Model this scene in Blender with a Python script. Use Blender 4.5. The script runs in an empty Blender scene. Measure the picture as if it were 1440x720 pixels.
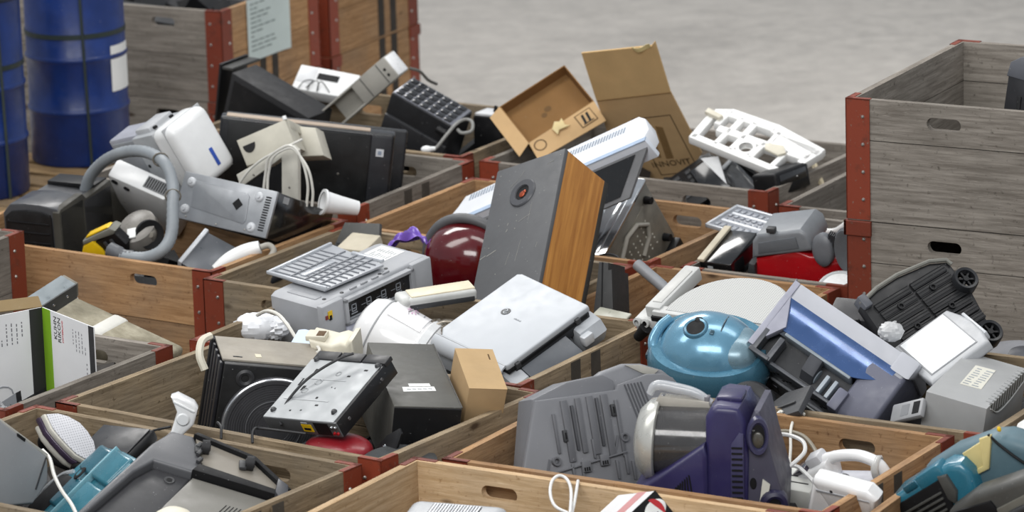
import bpy, bmesh, math, random
from mathutils import Vector, Matrix, Euler
random.seed(7)
S = bpy.context.scene
COL = S.collection
PI = math.pi

# ------------------------------------------------------------------ camera
cam_d = bpy.data.cameras.new('camera')
cam = bpy.data.objects.new('camera', cam_d); COL.objects.link(cam)
cam_d.sensor_width = 36.0
cam_d.lens = 6331.28 / 1440 * 36
cam_d.clip_end = 200
_p, _r = 0.251986, -0.030657          # tilt down, roll
_f = Vector((0, math.cos(_p), -math.sin(_p))); _u = Vector((0, math.sin(_p), math.cos(_p))); _x = Vector((1, 0, 0))
_R = _x * math.cos(_r) + _u * math.sin(_r); _U = _u * math.cos(_r) - _x * math.sin(_r)
cam.matrix_world = Matrix(((_R.x, _U.x, -_f.x, 0), (_R.y, _U.y, -_f.y, 0), (_R.z, _U.z, -_f.z, 4.6563), (0, 0, 0, 1)))
cam_d.dof.use_dof = True
cam_d.dof.focus_distance = 13.6
cam_d.dof.aperture_fstop = 4.8
S.camera = cam

# ------------------------------------------------------------------ light: an overcast hall, roof lights overhead and an added front fill
W_ = bpy.data.worlds.new('hall'); S.world = W_; W_.use_nodes = True
W_.node_tree.nodes['Background'].inputs[0].default_value = (0.86, 0.92, 1.0, 1)
W_.node_tree.nodes['Background'].inputs[1].default_value = 0.45

def area(name, loc, sx, sy, power, tgt, col=(1, 1, 1)):
    d = bpy.data.lights.new(name, 'AREA'); d.shape = 'RECTANGLE'; d.size = sx; d.size_y = sy; d.energy = power; d.color = col
    o = bpy.data.objects.new(name, d); COL.objects.link(o); o.location = loc
    o.rotation_euler = (Vector(tgt) - Vector(loc)).to_track_quat('-Z', 'Y').to_euler()
    return o
area('roof_or_fill_light', (-2.5, 21, 8.5), 7, 2.2, 470, (0, 15, 0.8), (1, 0.98, 0.95))
area('roof_or_fill_light', (-4.5, 12.5, 8.5), 2.2, 7, 330, (0, 14, 0.8), (1, 0.98, 0.95))
area('roof_or_fill_light', (3.0, 14.0, 9.0), 2.0, 7, 230, (0, 14.5, 0.8), (1, 0.98, 0.95))
area('roof_or_fill_light', (-1.5, 3.5, 7.5), 9, 3.0, 760, (0, 14.5, 0.8), (1, 0.99, 0.97))  # added fill from the camera side, brightens the upright faces

S.view_settings.view_transform = 'Standard'; S.view_settings.look = 'None'
S.view_settings.gamma = 1.0; S.view_settings.use_curve_mapping = False
S.view_settings.exposure = 0.0
S.cycles.max_bounces = 6; S.cycles.glossy_bounces = 3; S.cycles.transmission_bounces = 5
S.cycles.use_denoising = True

# ------------------------------------------------------------------ materials
def srgb(h):
    if isinstance(h, str):
        h = h.lstrip('#'); h = tuple(int(h[i:i + 2], 16) / 255 for i in (0, 2, 4))
    return tuple(c / 12.92 if c <= 0.04045 else ((c + 0.055) / 1.055) ** 2.4 for c in h) + (1,)

class NT:
    def __init__(s, name):
        s.m = bpy.data.materials.new(name); s.m.use_nodes = True; s.t = s.m.node_tree
        s.b = s.t.nodes['Principled BSDF']
    def n(s, typ, **kw):
        q = s.t.nodes.new('ShaderNode' + typ)
        for k, v in kw.items(): setattr(q, k, v)
        return q
    def l(s, a, b): s.t.links.new(a, b)
    def mix(s, fac, a, b, typ='MIX'):
        q = s.n('Mix', data_type='RGBA', blend_type=typ)
        for i, v in ((0, fac), (6, a), (7, b)):
            if hasattr(v, 'links'): s.l(v, q.inputs[i])
            else: q.inputs[i].default_value = v
        return q.outputs[2]
    def ramp(s, src, p0, p1, c0=(0, 0, 0, 1), c1=(1, 1, 1, 1)):
        q = s.n('ValToRGB'); e = q.color_ramp.elements
        e[0].position = p0; e[1].position = p1; e[0].color = c0; e[1].color = c1
        s.l(src, q.inputs[0]); return q.outputs[0]
    def coord(s, scale=(1, 1, 1), kind='Object', rnd=False):
        tc = s.n('TexCoord'); mp = s.n('Mapping'); mp.inputs['Scale'].default_value = scale
        s.l(tc.outputs[kind], mp.inputs[0])
        if rnd:
            oi = s.n('ObjectInfo'); cb = s.n('CombineXYZ'); mu = s.n('Math', operation='MULTIPLY'); mu.inputs[1].default_value = 37.0
            s.l(oi.outputs['Random'], mu.inputs[0])
            for i in range(3): s.l(mu.outputs[0], cb.inputs[i])
            s.l(cb.outputs[0], mp.inputs['Location'])
        return mp.outputs[0]
    def noise(s, vec, scale, detail=3, rough=0.55):
        q = s.n('TexNoise'); q.inputs['Scale'].default_value = scale; q.inputs['Detail'].default_value = detail; q.inputs['Roughness'].default_value = rough
        s.l(vec, q.inputs['Vector']); return q.outputs['Fac']
    def bump(s, h, strength=0.2, dist=0.002):
        q = s.n('Bump'); q.inputs['Strength'].default_value = strength; q.inputs['Distance'].default_value = dist
        s.l(h, q.inputs['Height']); s.l(q.outputs[0], s.b.inputs['Normal'])

MATS = {}
def plastic(name, col, rough=0.45, metal=0.0, dirt=0.18, coat=0.0, grain=0.0, scratch=0.0, alpha=None, trans=0.0, spec=0.5):
    """moulded or sheet material with light soiling"""
    if name in MATS: return MATS[name]
    t = NT(name); c = srgb(col); v = t.coord(rnd=True)
    n1 = t.noise(v, 9, 4, 0.6)
    dark = tuple(x * (1 - dirt) for x in c[:3]) + (1,)
    lite = tuple(min(1, x * (1 + dirt * 0.35)) for x in c[:3]) + (1,)
    colr = t.mix(t.ramp(n1, 0.3, 0.7), dark, lite)
    sp = t.noise(v, 140, 2, 0.5)
    dust = tuple(min(1, x * 0.6 + 0.22) for x in c[:3]) + (1,)
    colr = t.mix(t.ramp(sp, 0.72, 0.80), colr, dust)
    if scratch:
        v2 = t.coord((6, 60, 18), rnd=True); s1 = t.noise(v2, 1.3, 2, 0.5)
        colr = t.mix(t.ramp(s1, 0.70, 0.73), colr, srgb((0.75, 0.74, 0.72)))
    t.l(colr, t.b.inputs['Base Color'])
    rr = t.ramp(t.noise(v, 25, 3), 0.3, 0.75, (max(0.02, rough - 0.08),) * 3 + (1,), (min(1, rough + 0.12),) * 3 + (1,))
    t.l(rr, t.b.inputs['Roughness'])
    t.b.inputs['Metallic'].default_value = metal
    t.b.inputs['Specular IOR Level'].default_value = spec
    t.b.inputs['Coat Weight'].default_value = coat; t.b.inputs['Coat Roughness'].default_value = 0.08
    if trans: t.b.inputs['Transmission Weight'].default_value = trans; t.b.inputs['IOR'].default_value = 1.3
    if alpha is not None: t.b.inputs['Alpha'].default_value = alpha
    if grain: t.bump(t.noise(v, 420, 2), grain, 0.001)
    MATS[name] = t.m; return t.m

def wood(name, base, dark, pale, weather=0.5):
    """sawn softwood board, grain along local X, knots, stains and grey weathering"""
    t = NT(name); v = t.coord((1, 1, 1), rnd=True)
    vs = t.coord((2.2, 26, 34), rnd=True)
    g1 = t.noise(vs, 2.4, 6, 0.65); g2 = t.noise(vs, 7.5, 4, 0.6)
    big = t.noise(v, 3.2, 4, 0.6); fine = t.noise(v, 60, 4, 0.65)
    c = t.mix(t.ramp(g1, 0.36, 0.64), srgb(dark), srgb(base))
    c = t.mix(t.ramp(g2, 0.62, 0.82), c, srgb(pale))
    st = t.ramp(big, 0.44, 0.72)
    mm = t.n('Math', operation='MULTIPLY'); mm.inputs[1].default_value = weather; t.l(st, mm.inputs[0])
    c = t.mix(mm.outputs[0], c, srgb((0.44, 0.42, 0.39)))
    c = t.mix(t.ramp(fine, 0.60, 0.80), c, srgb(dark), 'MULTIPLY')
    vo = t.n('TexVoronoi'); vo.inputs['Scale'].default_value = 2.6; kv = t.coord((1.3, 3.2, 3.2), rnd=True); t.l(kv, vo.inputs['Vector'])
    c = t.mix(t.ramp(vo.outputs['Distance'], 0.05, 0.11, (0.8, 0.8, 0.8, 1), (0, 0, 0, 1)), c, srgb((0.20, 0.13, 0.08)))
    oi = t.n('ObjectInfo'); hs = t.n('HueSaturation'); mr = t.n('MapRange')
    mr.inputs['To Min'].default_value = 0.82; mr.inputs['To Max'].default_value = 1.12
    t.l(oi.outputs['Random'], mr.inputs[0]); t.l(mr.outputs[0], hs.inputs['Value']); t.l(c, hs.inputs['Color'])
    t.l(hs.outputs[0], t.b.inputs['Base Color']); t.b.inputs['Roughness'].default_value = 0.82; t.b.inputs['Specular IOR Level'].default_value = 0.25
    t.bump(g1, 0.5, 0.003); MATS[name] = t.m; return t.m

def concrete(name):
    t = NT(name); v = t.coord(kind='Object')
    a = t.noise(v, 0.55, 6, 0.65); b = t.noise(v, 7, 5, 0.7); d = t.noise(v, 60, 3, 0.6)
    c = t.mix(t.ramp(a, 0.3, 0.72), srgb('#a8a39c'), srgb('#bab4ac'))
    c = t.mix(t.ramp(b, 0.35, 0.75), c, srgb('#c9c3bb'))
    st = t.noise(t.coord((0.9, 0.7, 1), kind='Object'), 0.9, 7, 0.72)
    c = t.mix(t.ramp(st, 0.50, 0.74, (0, 0, 0, 1), (0.8, 0.8, 0.8, 1)), c, srgb('#95908a'))
    c = t.mix(t.ramp(d, 0.60, 0.80, (0, 0, 0, 1), (0.5, 0.5, 0.5, 1)), c, srgb('#7c7872'))
    t.l(c, t.b.inputs['Base Color'])
    t.l(t.ramp(b, 0.3, 0.7, (0.5,) * 3 + (1,), (0.75,) * 3 + (1,)), t.b.inputs['Roughness'])
    t.bump(d, 0.12, 0.003); return t.m

def rust(name, col):
    t = NT(name); v = t.coord(rnd=True); n = t.noise(v, 18, 5, 0.65); n2 = t.noise(v, 70, 3)
    c = t.mix(t.ramp(n, 0.55, 0.75), srgb(col), srgb('#5a2c1e'))
    c = t.mix(t.ramp(n2, 0.64, 0.76), c, srgb('#7b6558'))
    oi = t.n('ObjectInfo'); hs = t.n('HueSaturation'); mr = t.n('MapRange'); mr.inputs['To Min'].default_value = 0.68; mr.inputs['To Max'].default_value = 1.12
    t.l(oi.outputs['Random'], mr.inputs[0]); t.l(mr.outputs[0], hs.inputs['Value']); t.l(c, hs.inputs['Color']); c = hs.outputs[0]
    t.l(c, t.b.inputs['Base Color']); t.b.inputs['Roughness'].default_value = 0.55; t.bump(n2, 0.2, 0.001)
    MATS[name] = t.m; return t.m

def dots(name, col, hole, scale, size=0.26, rough=0.5):
    """sheet with a fine drilled pattern"""
    t = NT(name); v = t.coord((scale, scale, scale))
    sx = t.n('SeparateXYZ'); t.l(v, sx.inputs[0]); fr = []
    for i in (0, 1):
        f = t.n('Math', operation='FRACT'); t.l(sx.outputs[i], f.inputs[0])
        g = t.n('Math', operation='SUBTRACT'); g.inputs[1].default_value = 0.5; t.l(f.outputs[0], g.inputs[0])
        p = t.n('Math', operation='POWER'); p.inputs[1].default_value = 2; t.l(g.outputs[0], p.inputs[0]); fr.append(p)
    ad = t.n('Math', operation='ADD'); t.l(fr[0].outputs[0], ad.inputs[0]); t.l(fr[1].outputs[0], ad.inputs[1])
    lt = t.n('Math', operation='LESS_THAN'); lt.inputs[1].default_value = size * size; t.l(ad.outputs[0], lt.inputs[0])
    t.l(t.mix(lt.outputs[0], srgb(col), srgb(hole)), t.b.inputs['Base Color']); t.b.inputs['Roughness'].default_value = rough
    return t.m

def veneer(name):
    t = NT(name); v = t.coord((22, 22, 1.3)); g = t.noise(v, 2.5, 6, 0.6); g2 = t.noise(v, 9, 4)
    c = t.mix(t.ramp(g, 0.3, 0.7), srgb('#9a6228'), srgb('#c78c44'))
    c = t.mix(t.ramp(g2, 0.60, 0.85), c, srgb('#7a4a1c'))
    t.l(c, t.b.inputs['Base Color']); t.b.inputs['Roughness'].default_value = 0.42; return t.m

M = {}
M['wood_tan'] = wood('wood_tan', '#b28d66', '#8f6c4a', '#c6a682', 0.38)
M['wood_fresh'] = wood('wood_fresh', '#cdb18e', '#b0926c', '#dfc9a8', 0.2)
M['wood_grey'] = wood('wood_grey', '#979087', '#6f6860', '#b2aba1', 0.55)
M['wood_brown'] = wood('wood_brown', '#a18f75', '#776751', '#b9a98d', 0.5)
M['wood_pallet'] = wood('wood_pallet', '#a08560', '#6e583c', '#b59c78', 0.5)
M['red_steel'] = rust('red_steel', '#80351f')
M['zinc'] = plastic('zinc', '#a9a6a0', 0.35, 0.8)

# ------------------------------------------------------------------ mesh helper
class MB:
    """collects shaped pieces and links them as one mesh object"""
    def __init__(s): s.bm = bmesh.new()
    def _fin(s, vs, bevel, rot, at, seg=2, edges=None):
        if bevel:
            es = edges if edges is not None else list({e for v in vs for e in v.link_edges})
            r = bmesh.ops.bevel(s.bm, geom=es, offset=bevel, segments=seg, profile=0.5, affect='EDGES', clamp_overlap=True)
            vs = list({v for f in r['faces'] for v in f.verts} | {v for v in vs if v.is_valid})
        if rot is not None:
            bmesh.ops.transform(s.bm, matrix=Matrix.Translation(at) @ rot @ Matrix.Translation(-Vector(at)), verts=vs)
        return vs
    def box(s, lo, hi, bevel=0.0, rot=None, at=None, seg=2, taper=None):
        lo = Vector(lo); hi = Vector(hi)
        v = [s.bm.verts.new((hi.x if i & 1 else lo.x, hi.y if i & 2 else lo.y, hi.z if i & 4 else lo.z)) for i in range(8)]
        if taper:
            cx, cy = (lo.x + hi.x) / 2, (lo.y + hi.y) / 2
            for i in range(4, 8): v[i].co.x = cx + (v[i].co.x - cx) * taper; v[i].co.y = cy + (v[i].co.y - cy) * taper
        for f in ((0, 2, 3, 1), (4, 5, 7, 6), (0, 1, 5, 4), (2, 6, 7, 3), (0, 4, 6, 2), (1, 3, 7, 5)): s.bm.faces.new([v[i] for i in f])
        if isinstance(rot, tuple): rot = Euler([math.radians(a) for a in rot]).to_matrix().to_4x4()
        s._fin(v, bevel, rot, Vector(at) if at is not None else (lo + hi) / 2, seg); return s
    def prism(s, pts, a, b, axis='y', bevel=0.0, seg=2):
        """2-D outline extruded along an axis from a to b; outline in the two other axes in order"""
        def P(p, d):
            return {'x': (d, p[0], p[1]), 'y': (p[0], d, p[1]), 'z': (p[0], p[1], d)}[axis]
        A = [s.bm.verts.new(P(p, a)) for p in pts]; B = [s.bm.verts.new(P(p, b)) for p in pts]; n = len(pts)
        fs = [s.bm.faces.new(A), s.bm.faces.new(B[::-1])]
        for i in range(n): fs.append(s.bm.faces.new((A[i], B[i], B[(i + 1) % n], A[(i + 1) % n])))
        bmesh.ops.recalc_face_normals(s.bm, faces=fs)
        if bevel:
            es = [e for f in fs[:2] for e in f.edges]
            bmesh.ops.bevel(s.bm, geom=es, offset=bevel, segments=seg, profile=0.5, affect='EDGES', clamp_overlap=True)
        return s
    def cyl(s, p0, p1, r0, r1=None, n=20, cap=True):
        return s.tube([p0, p1], [r0, r0 if r1 is None else r1], n, cap)
    def tube(s, pts, r, n=8, cap=True):
        pts = [Vector(p) for p in pts]
        rs = r if isinstance(r, (list, tuple)) else [r] * len(pts)
        rings = []; up = None
        for i, p in enumerate(pts):
            d = (pts[min(i + 1, len(pts) - 1)] - pts[max(i - 1, 0)]).normalized()
            if up is None: up = d.orthogonal().normalized()
            up = (up - d * up.dot(d)).normalized() if (up - d * up.dot(d)).length > 1e-6 else d.orthogonal().normalized()
            w = d.cross(up)
            rings.append([s.bm.verts.new(p + (up * math.cos(2 * PI * k / n) + w * math.sin(2 * PI * k / n)) * rs[i]) for k in range(n)])
        for A, B in zip(rings, rings[1:]):
            for k in range(n): s.bm.faces.new((A[k], A[(k + 1) % n], B[(k + 1) % n], B[k]))
        if cap: s.bm.faces.new(rings[0][::-1]); s.bm.faces.new(rings[-1])
        return s
    def lathe(s, prof, c=(0, 0, 0), axis=(0, 0, 1), n=32, sx=1.0, sy=1.0, arc=None):
        """profile of (radius, height) about an axis"""
        z = Vector(axis).normalized(); x = Vector((1, 0, 0)) if abs(z.x) < 0.9 else Vector((0, 1, 0)); x = (x - z * x.dot(z)).normalized(); y = z.cross(x)
        c = Vector(c); rings = []
        for r, h in prof:
            if r < 1e-5: rings.append([s.bm.verts.new(c + z * h)])
            else: rings.append([s.bm.verts.new(c + z * h + x * (r * sx * math.cos(2 * PI * k / n)) + y * (r * sy * math.sin(2 * PI * k / n))) for k in range(n)])
        for A, B in zip(rings, rings[1:]):
            for k in range(n):
                k2 = (k + 1) % n
                if len(A) == 1 and len(B) == 1: continue
                if len(A) == 1: s.bm.faces.new((A[0], B[k], B[k2]))
                elif len(B) == 1: s.bm.faces.new((A[k], B[0], A[k2]))
                else: s.bm.faces.new((A[k], B[k], B[k2], A[k2]))
        return s
    def ell(s, c, r, n=24, m=14, p=2.0, zmin=-1.0, zmax=1.0):
        """(super-)ellipsoid, optionally only the band between zmin and zmax"""
        c = Vector(c)
        def sp(v, e): return math.copysign(abs(v) ** (2.0 / e), v)
        t0 = math.asin(max(-1, zmin)); t1 = math.asin(min(1, zmax)); rings = []
        for j in range(m + 1):
            t = t0 + (t1 - t0) * j / m; ct, sn = sp(math.cos(t), p), sp(math.sin(t), p)
            if abs(math.cos(t)) < 1e-4: rings.append([s.bm.verts.new(c + Vector((0, 0, r[2] * sn)))])
            else: rings.append([s.bm.verts.new(c + Vector((r[0] * ct * sp(math.cos(2 * PI * k / n), p), r[1] * ct * sp(math.sin(2 * PI * k / n), p), r[2] * sn))) for k in range(n)])
        for A, B in zip(rings, rings[1:]):
            for k in range(n):
                k2 = (k + 1) % n
                if len(A) == 1: s.bm.faces.new((A[0], B[k2], B[k]))
                elif len(B) == 1: s.bm.faces.new((A[k], A[k2], B[0]))
                else: s.bm.faces.new((A[k], A[k2], B[k2], B[k]))
        for R in (rings[0][::-1], rings[-1]):
            if len(R) > 2: s.bm.faces.new(R)
        return s
    def sheet(s, fn, nu, nv, thick=0.0):
        """surface patch fn(u,v)->point"""
        g = [[s.bm.verts.new(fn(i / nu, j / nv)) for j in range(nv + 1)] for i in range(nu + 1)]; fs = []
        for i in range(nu):
            for j in range(nv): fs.append(s.bm.faces.new((g[i][j], g[i + 1][j], g[i + 1][j + 1], g[i][j + 1])))
        if thick:
            bmesh.ops.recalc_face_normals(s.bm, faces=fs)
            bmesh.ops.solidify(s.bm, geom=fs, thickness=thick)
        return s
    def mesh(s, name, mat, smooth=40):
        bmesh.ops.recalc_face_normals(s.bm, faces=s.bm.faces[:])
        me = bpy.data.meshes.new(name); s.bm.to_mesh(me); s.bm.free()
        for m_ in (mat if isinstance(mat, (list, tuple)) else [mat]): me.materials.append(m_)
        if smooth:
            for p in me.polygons: p.use_smooth = True
            try: me.set_sharp_from_angle(angle=math.radians(smooth))
            except Exception: pass
        return me
    def build(s, name, mat, parent=None, smooth=40, **kw):
        o = bpy.data.objects.new(name, s.mesh(name, mat, smooth)); COL.objects.link(o)
        if parent is not None: o.parent = parent
        for k, v in kw.items(): o[k] = v
        return o

def tag(o, label, cat, group=None, kind=None):
    if label: o['label'] = label
    if cat: o['category'] = cat
    if group: o['group'] = group
    if kind: o['kind'] = kind
    return o
def thing(name, label, cat, mw, group=None):
    """an Empty at the thing's base that parents its parts"""
    o = bpy.data.objects.new(name, None); COL.objects.link(o); o.empty_display_size = 0.05
    o.matrix_world = mw; return tag(o, label, cat, group)
def place(loc, yaw=0, tilt=0, roll=0):
    return Matrix.Translation(loc) @ Matrix.Rotation(math.radians(yaw), 4, 'Z') @ Matrix.Rotation(math.radians(tilt), 4, 'X') @ Matrix.Rotation(math.radians(roll), 4, 'Y')
def inst(me, name, parent=None, loc=(0, 0, 0), rot=(0, 0, 0)):
    o = bpy.data.objects.new(name, me); COL.objects.link(o)
    if parent is not None: o.parent = parent
    o.location = loc; o.rotation_euler = rot; return o
def smooth_path(pts, k=6):
    """Catmull-Rom through the points"""
    P = [Vector(p) for p in pts]; P = [P[0] * 2 - P[1]] + P + [P[-1] * 2 - P[-2]]; out = []
    for i in range(1, len(P) - 2):
        for j in range(k):
            t = j / k; a, b, c, d = P[i - 1:i + 3]
            out.append(0.5 * ((2 * b) + (c - a) * t + (2 * a - 5 * b + 4 * c - d) * t * t + (3 * b - a - 3 * c + d) * t ** 3))
    out.append(P[-2]); return out
def text(name, body, size, mat, parent, origin, xdir, ydir, ext=0.0006, align='CENTER', sx=1.0):
    """flat lettering laid on a face of its thing"""
    cu = bpy.data.curves.new(name, 'FONT'); cu.body = body; cu.size = size; cu.extrude = ext; cu.align_x = align; cu.align_y = 'CENTER'; cu.resolution_u = 2
    tmp = bpy.data.objects.new(name, cu); COL.objects.link(tmp); bpy.context.view_layer.update()
    me = bpy.data.meshes.new_from_object(tmp); bpy.data.objects.remove(tmp)
    me.materials.clear(); me.materials.append(mat)
    o = bpy.data.objects.new(name, me); COL.objects.link(o); o.parent = parent
    x = Vector(xdir).normalized(); y = Vector(ydir).normalized(); z = x.cross(y)
    o.matrix_local = Matrix.Translation(origin) @ Matrix(((x.x, y.x, z.x, 0), (x.y, y.y, z.y, 0), (x.z, y.z, z.z, 0), (0, 0, 0, 1))) @ Matrix.Diagonal((sx, 1, 1, 1))
    return o

# ------------------------------------------------------------------ setting
fl = MB().box((-40, -6, -0.2), (40, 70, 0)).build('floor', concrete('concrete'), smooth=0); fl['kind'] = 'structure'

# ------------------------------------------------------------------ crates: stacked board frames with red steel corners on a pallet
TH = 0.024
def plank_mesh(L, h, mat, holes=()):
    """board from x=0..L, z=0..h, with rounded hand holes at the given centres"""
    mb = MB(); xs = [0] + list(holes) + [L]; hl, hr, zc = 0.058, 0.020, h - 0.062
    for i in range(len(xs) - 1):
        a, b = xs[i], xs[i + 1]; pl = [(a, 0)]
        pl.append((b, 0))
        if i + 1 < len(xs) - 1:
            pl += [(b, zc - hr)] + [(b - hl + hr - hr * math.sin(q * PI / 8), zc - hr * math.cos(q * PI / 8)) for q in range(0, 9)] + [(b, zc + hr)]
        pl += [(b, h), (a, h)]
        if i > 0:
            pl += [(a, zc + hr)] + [(a + hl - hr + hr * math.sin(q * PI / 8), zc + hr * math.cos(q * PI / 8)) for q in range(0, 9)] + [(a, zc - hr)]
        mb.prism(pl, 0, TH, 'y')
    return mb.mesh('plank', mat, 0)
def bracket_mesh(h):
    mb = MB(); w, t = 0.078, 0.004
    mb.box((-t, -t, 0.004), (w, 0, h + t)); mb.box((-t, -t, 0.004), (0, w, h + t))
    mb.box((-t, -t, h), (w, TH * 0.7, h + t)); mb.box((-t, -t, h), (TH * 0.7, w, h + t))
    return mb.mesh('corner_bracket', M['red_steel'], 0)
BOLT = MB().lathe([(0.0, 0.006), (0.004, 0.0045), (0.0065, 0.0)], n=8).mesh('bolt', M['zinc'])
SLEEVE = MB().box((-.012, -.012, 0), (.082, .0, .05), .003).box((-.012, -.012, 0), (.0, .082, .05), .003).mesh('hinge_sleeve', M['red_steel'], 0)
BRK = {}
PM = {}
def crate(label, loc, yaw, top, matname, W=1.2, D=0.8, frames=2, split=0.2, hole=0.29, mats=None, zbase=None, name='wooden_crate', group=None):
    """loc = outer front-left corner; top = rim height above the floor"""
    t = thing(name, label, 'crate', Matrix.Translation((loc[0], loc[1], 0)) @ Matrix.Rotation(yaw, 4, 'Z'), group)
    fh = 0.4
    for k in range(frames):
        z0 = top - fh * (k + 1) + 0.003
        mt = M[(mats or {}).get(k, matname)] if not isinstance(matname, tuple) else M[matname[0 if k == 0 else 1]]
        for seg, (a, h) in enumerate(((fh - split, split - 0.004), (0.0, fh - split - 0.003))):
            for side, L, hs in (('f', W, (hole, W - hole)), ('b', W, (hole, W - hole)), ('l', D - 2 * TH, ()), ('r', D - 2 * TH, ())):
                key = (round(L, 3), round(h, 3), mt.name, seg == 0 and bool(hs), hole)
                if key not in PM: PM[key] = plank_mesh(L, h, mt, hs if seg == 0 else ())
                z = z0 + a
                if side == 'f': inst(PM[key], 'plank', t, (0, 0, z))
                elif side == 'b': inst(PM[key], 'plank', t, (W, D, z), (0, 0, PI))
                elif side == 'l': inst(PM[key], 'plank', t, (TH, TH, z), (0, 0, PI / 2))
                else: inst(PM[key], 'plank', t, (W - TH, D - TH, z), (0, 0, -PI / 2))
        if fh not in BRK: BRK[fh] = bracket_mesh(fh - 0.006)
        for (x, y, r) in ((0, 0, 0), (W, 0, PI / 2), (W, D, PI), (0, D, -PI / 2)):
            b = inst(BRK[fh], 'corner_bracket', t, (x, y, z0), (0, 0, r))
            if k >= 1:
                inst(SLEEVE, 'hinge_sleeve', b, (0, 0, fh - .05))
            if k < 2:
                for zz in (0.07, 0.16, 0.25, 0.34):
                    inst(BOLT, 'bolt', b, (0.055, -0.004, zz), (PI / 2, 0, 0)); inst(BOLT, 'bolt', b, (-0.004, 0.055, zz), (PI / 2, 0, -PI / 2))
    zb = top - fh * frames
    mb = MB()
    ph = max(0.05, zb)
    for i in range(5): mb.box((W * i / 5 + 0.012, 0.01, zb - 0.022), (W * (i + 1) / 5 - 0.012, D - 0.01, zb))
    mb.build('deck', M['wood_pallet'], t, 0)
    mb = MB()
    if zb > 0.03:
        for x in (0.0, W / 2 - 0.05, W - 0.1):
            mb.box((x + 0.01, 0.01, 0.0), (x + 0.09, D - 0.01, zb - 0.022))
        mb.build('skid', M['wood_pallet'], t, 0)
    return t

ROWS = 'rows of red-cornered wooden crates'
CR = {
 'A': (-2.019, 15.350, -0.581, 0.85), 'N': (-1.033, 14.605, -0.587, 0.85), 'M': (-0.560, 15.265, -0.560, 0.85), 'B': (-1.009, 13.546, -0.556, 0.93),
 'C': (-1.362, 12.829, -0.623, 0.95), 'F': (-1.886, 12.148, -0.621, 0.95), 'D': (-0.705, 11.470, -0.543, 0.95), 'E': (-2.505, 13.417, -0.588, 0.95),
 'I': (-0.210, 12.134, -0.541, 0.95), 'G': (0.298, 12.795, -0.530, 0.95), 'L': (0.044, 13.934, -0.569, 0.85), 'K': (0.566, 14.568, -0.550, 0.85),
 'J': (-0.106, 16.206, -0.550, 0.85), 'P': (0.946, 15.383, -0.518, 0.85), 'T': (-1.575, 16.153, -0.542, 0.85), 'Q': (-1.196, 16.910, -0.556, 0.85),
 'R': (1.077, 13.947, -0.487, 1.55), 'V': (-3.111, 14.850, -0.524, 0.95), 'S1': (-2.256, 19.247, -0.491, 0.95), 'S2': (-1.837, 20.118, -0.487, 0.95),
 'H': (0.886, 11.425, -0.483, 0.95), 'X': (1.357, 12.180, -0.529, 0.92)}
def mkcrate(k, label, mat, **kw):
    x, y, yw, top = CR[k]; return crate(label, (x, y), yw, top, mat, group=ROWS, **kw)
mkcrate('A', 'tan crate on the left with a yellow tool and silver computer tower in it', 'wood_tan')
mkcrate('N', 'brown crate holding the red dome vacuum, right of the computer tower crate', 'wood_brown')
mkcrate('M', 'tan crate behind the tall speaker, holding the chrome oven and white monitor', 'wood_tan')
mkcrate('B', 'grey-brown crate holding the grey printer and the white flatbed scanner', 'wood_brown')
mkcrate('C', 'grey-brown crate holding the turntable and the upturned disc player', 'wood_brown')
mkcrate('F', 'crate at the lower left holding the steam iron and the dark grey printer', 'wood_brown')
mkcrate('D', 'fresh pale crate at the bottom edge with a white cable loop in it', 'wood_fresh')
mkcrate('E', 'grey crate at the left edge holding the white and green carton', 'wood_grey')
mkcrate('I', 'tan crate holding the purple bagless vacuum and white hand appliances', 'wood_tan')
mkcrate('G', 'crate holding the light blue canister vacuum and the blue printer', 'wood_brown')
mkcrate('L', 'tan crate behind the blue canister vacuum with a grey hose over its rim', 'wood_tan', W=0.70, hole=0.21)
mkcrate('K', 'grey crate holding the red and grey vacuum under the clear tray', 'wood_grey', W=0.62, hole=0.2)
mkcrate('J', 'grey crate at the back holding brown cartons and the white slotted frame', 'wood_grey')
mkcrate('P', 'grey crate directly left of the tall stack, behind the clear tray', 'wood_grey', W=0.7, hole=0.2)
mkcrate('T', 'grey crate holding the black flat television, behind the white loops of cable', 'wood_grey')
mkcrate('Q', 'brown crate at the back holding the black wedge box and glossy black machine', 'wood_brown')
mkcrate('R', 'tall weathered grey crate stack at the right with red steel corners', 'wood_grey', W=1.3, D=0.95, frames=3, split=0.135, hole=0.33)
mkcrate('V', 'weathered crate corner at the left edge in front of the charcoal case', 'wood_grey')
mkcrate('S1', 'large back crate with a sheet of paper on its tan end, beside the blue drums', ('wood_grey', 'wood_grey'))
S2T = mkcrate('S2', 'tan crate stack behind the papered one, at the edge of the open floor', 'wood_tan')
mkcrate('H', 'crate at the lower right corner holding the teal vacuum', 'wood_tan')
mkcrate('X', 'crate at the right edge next to the pale server case', 'wood_brown')
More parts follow.
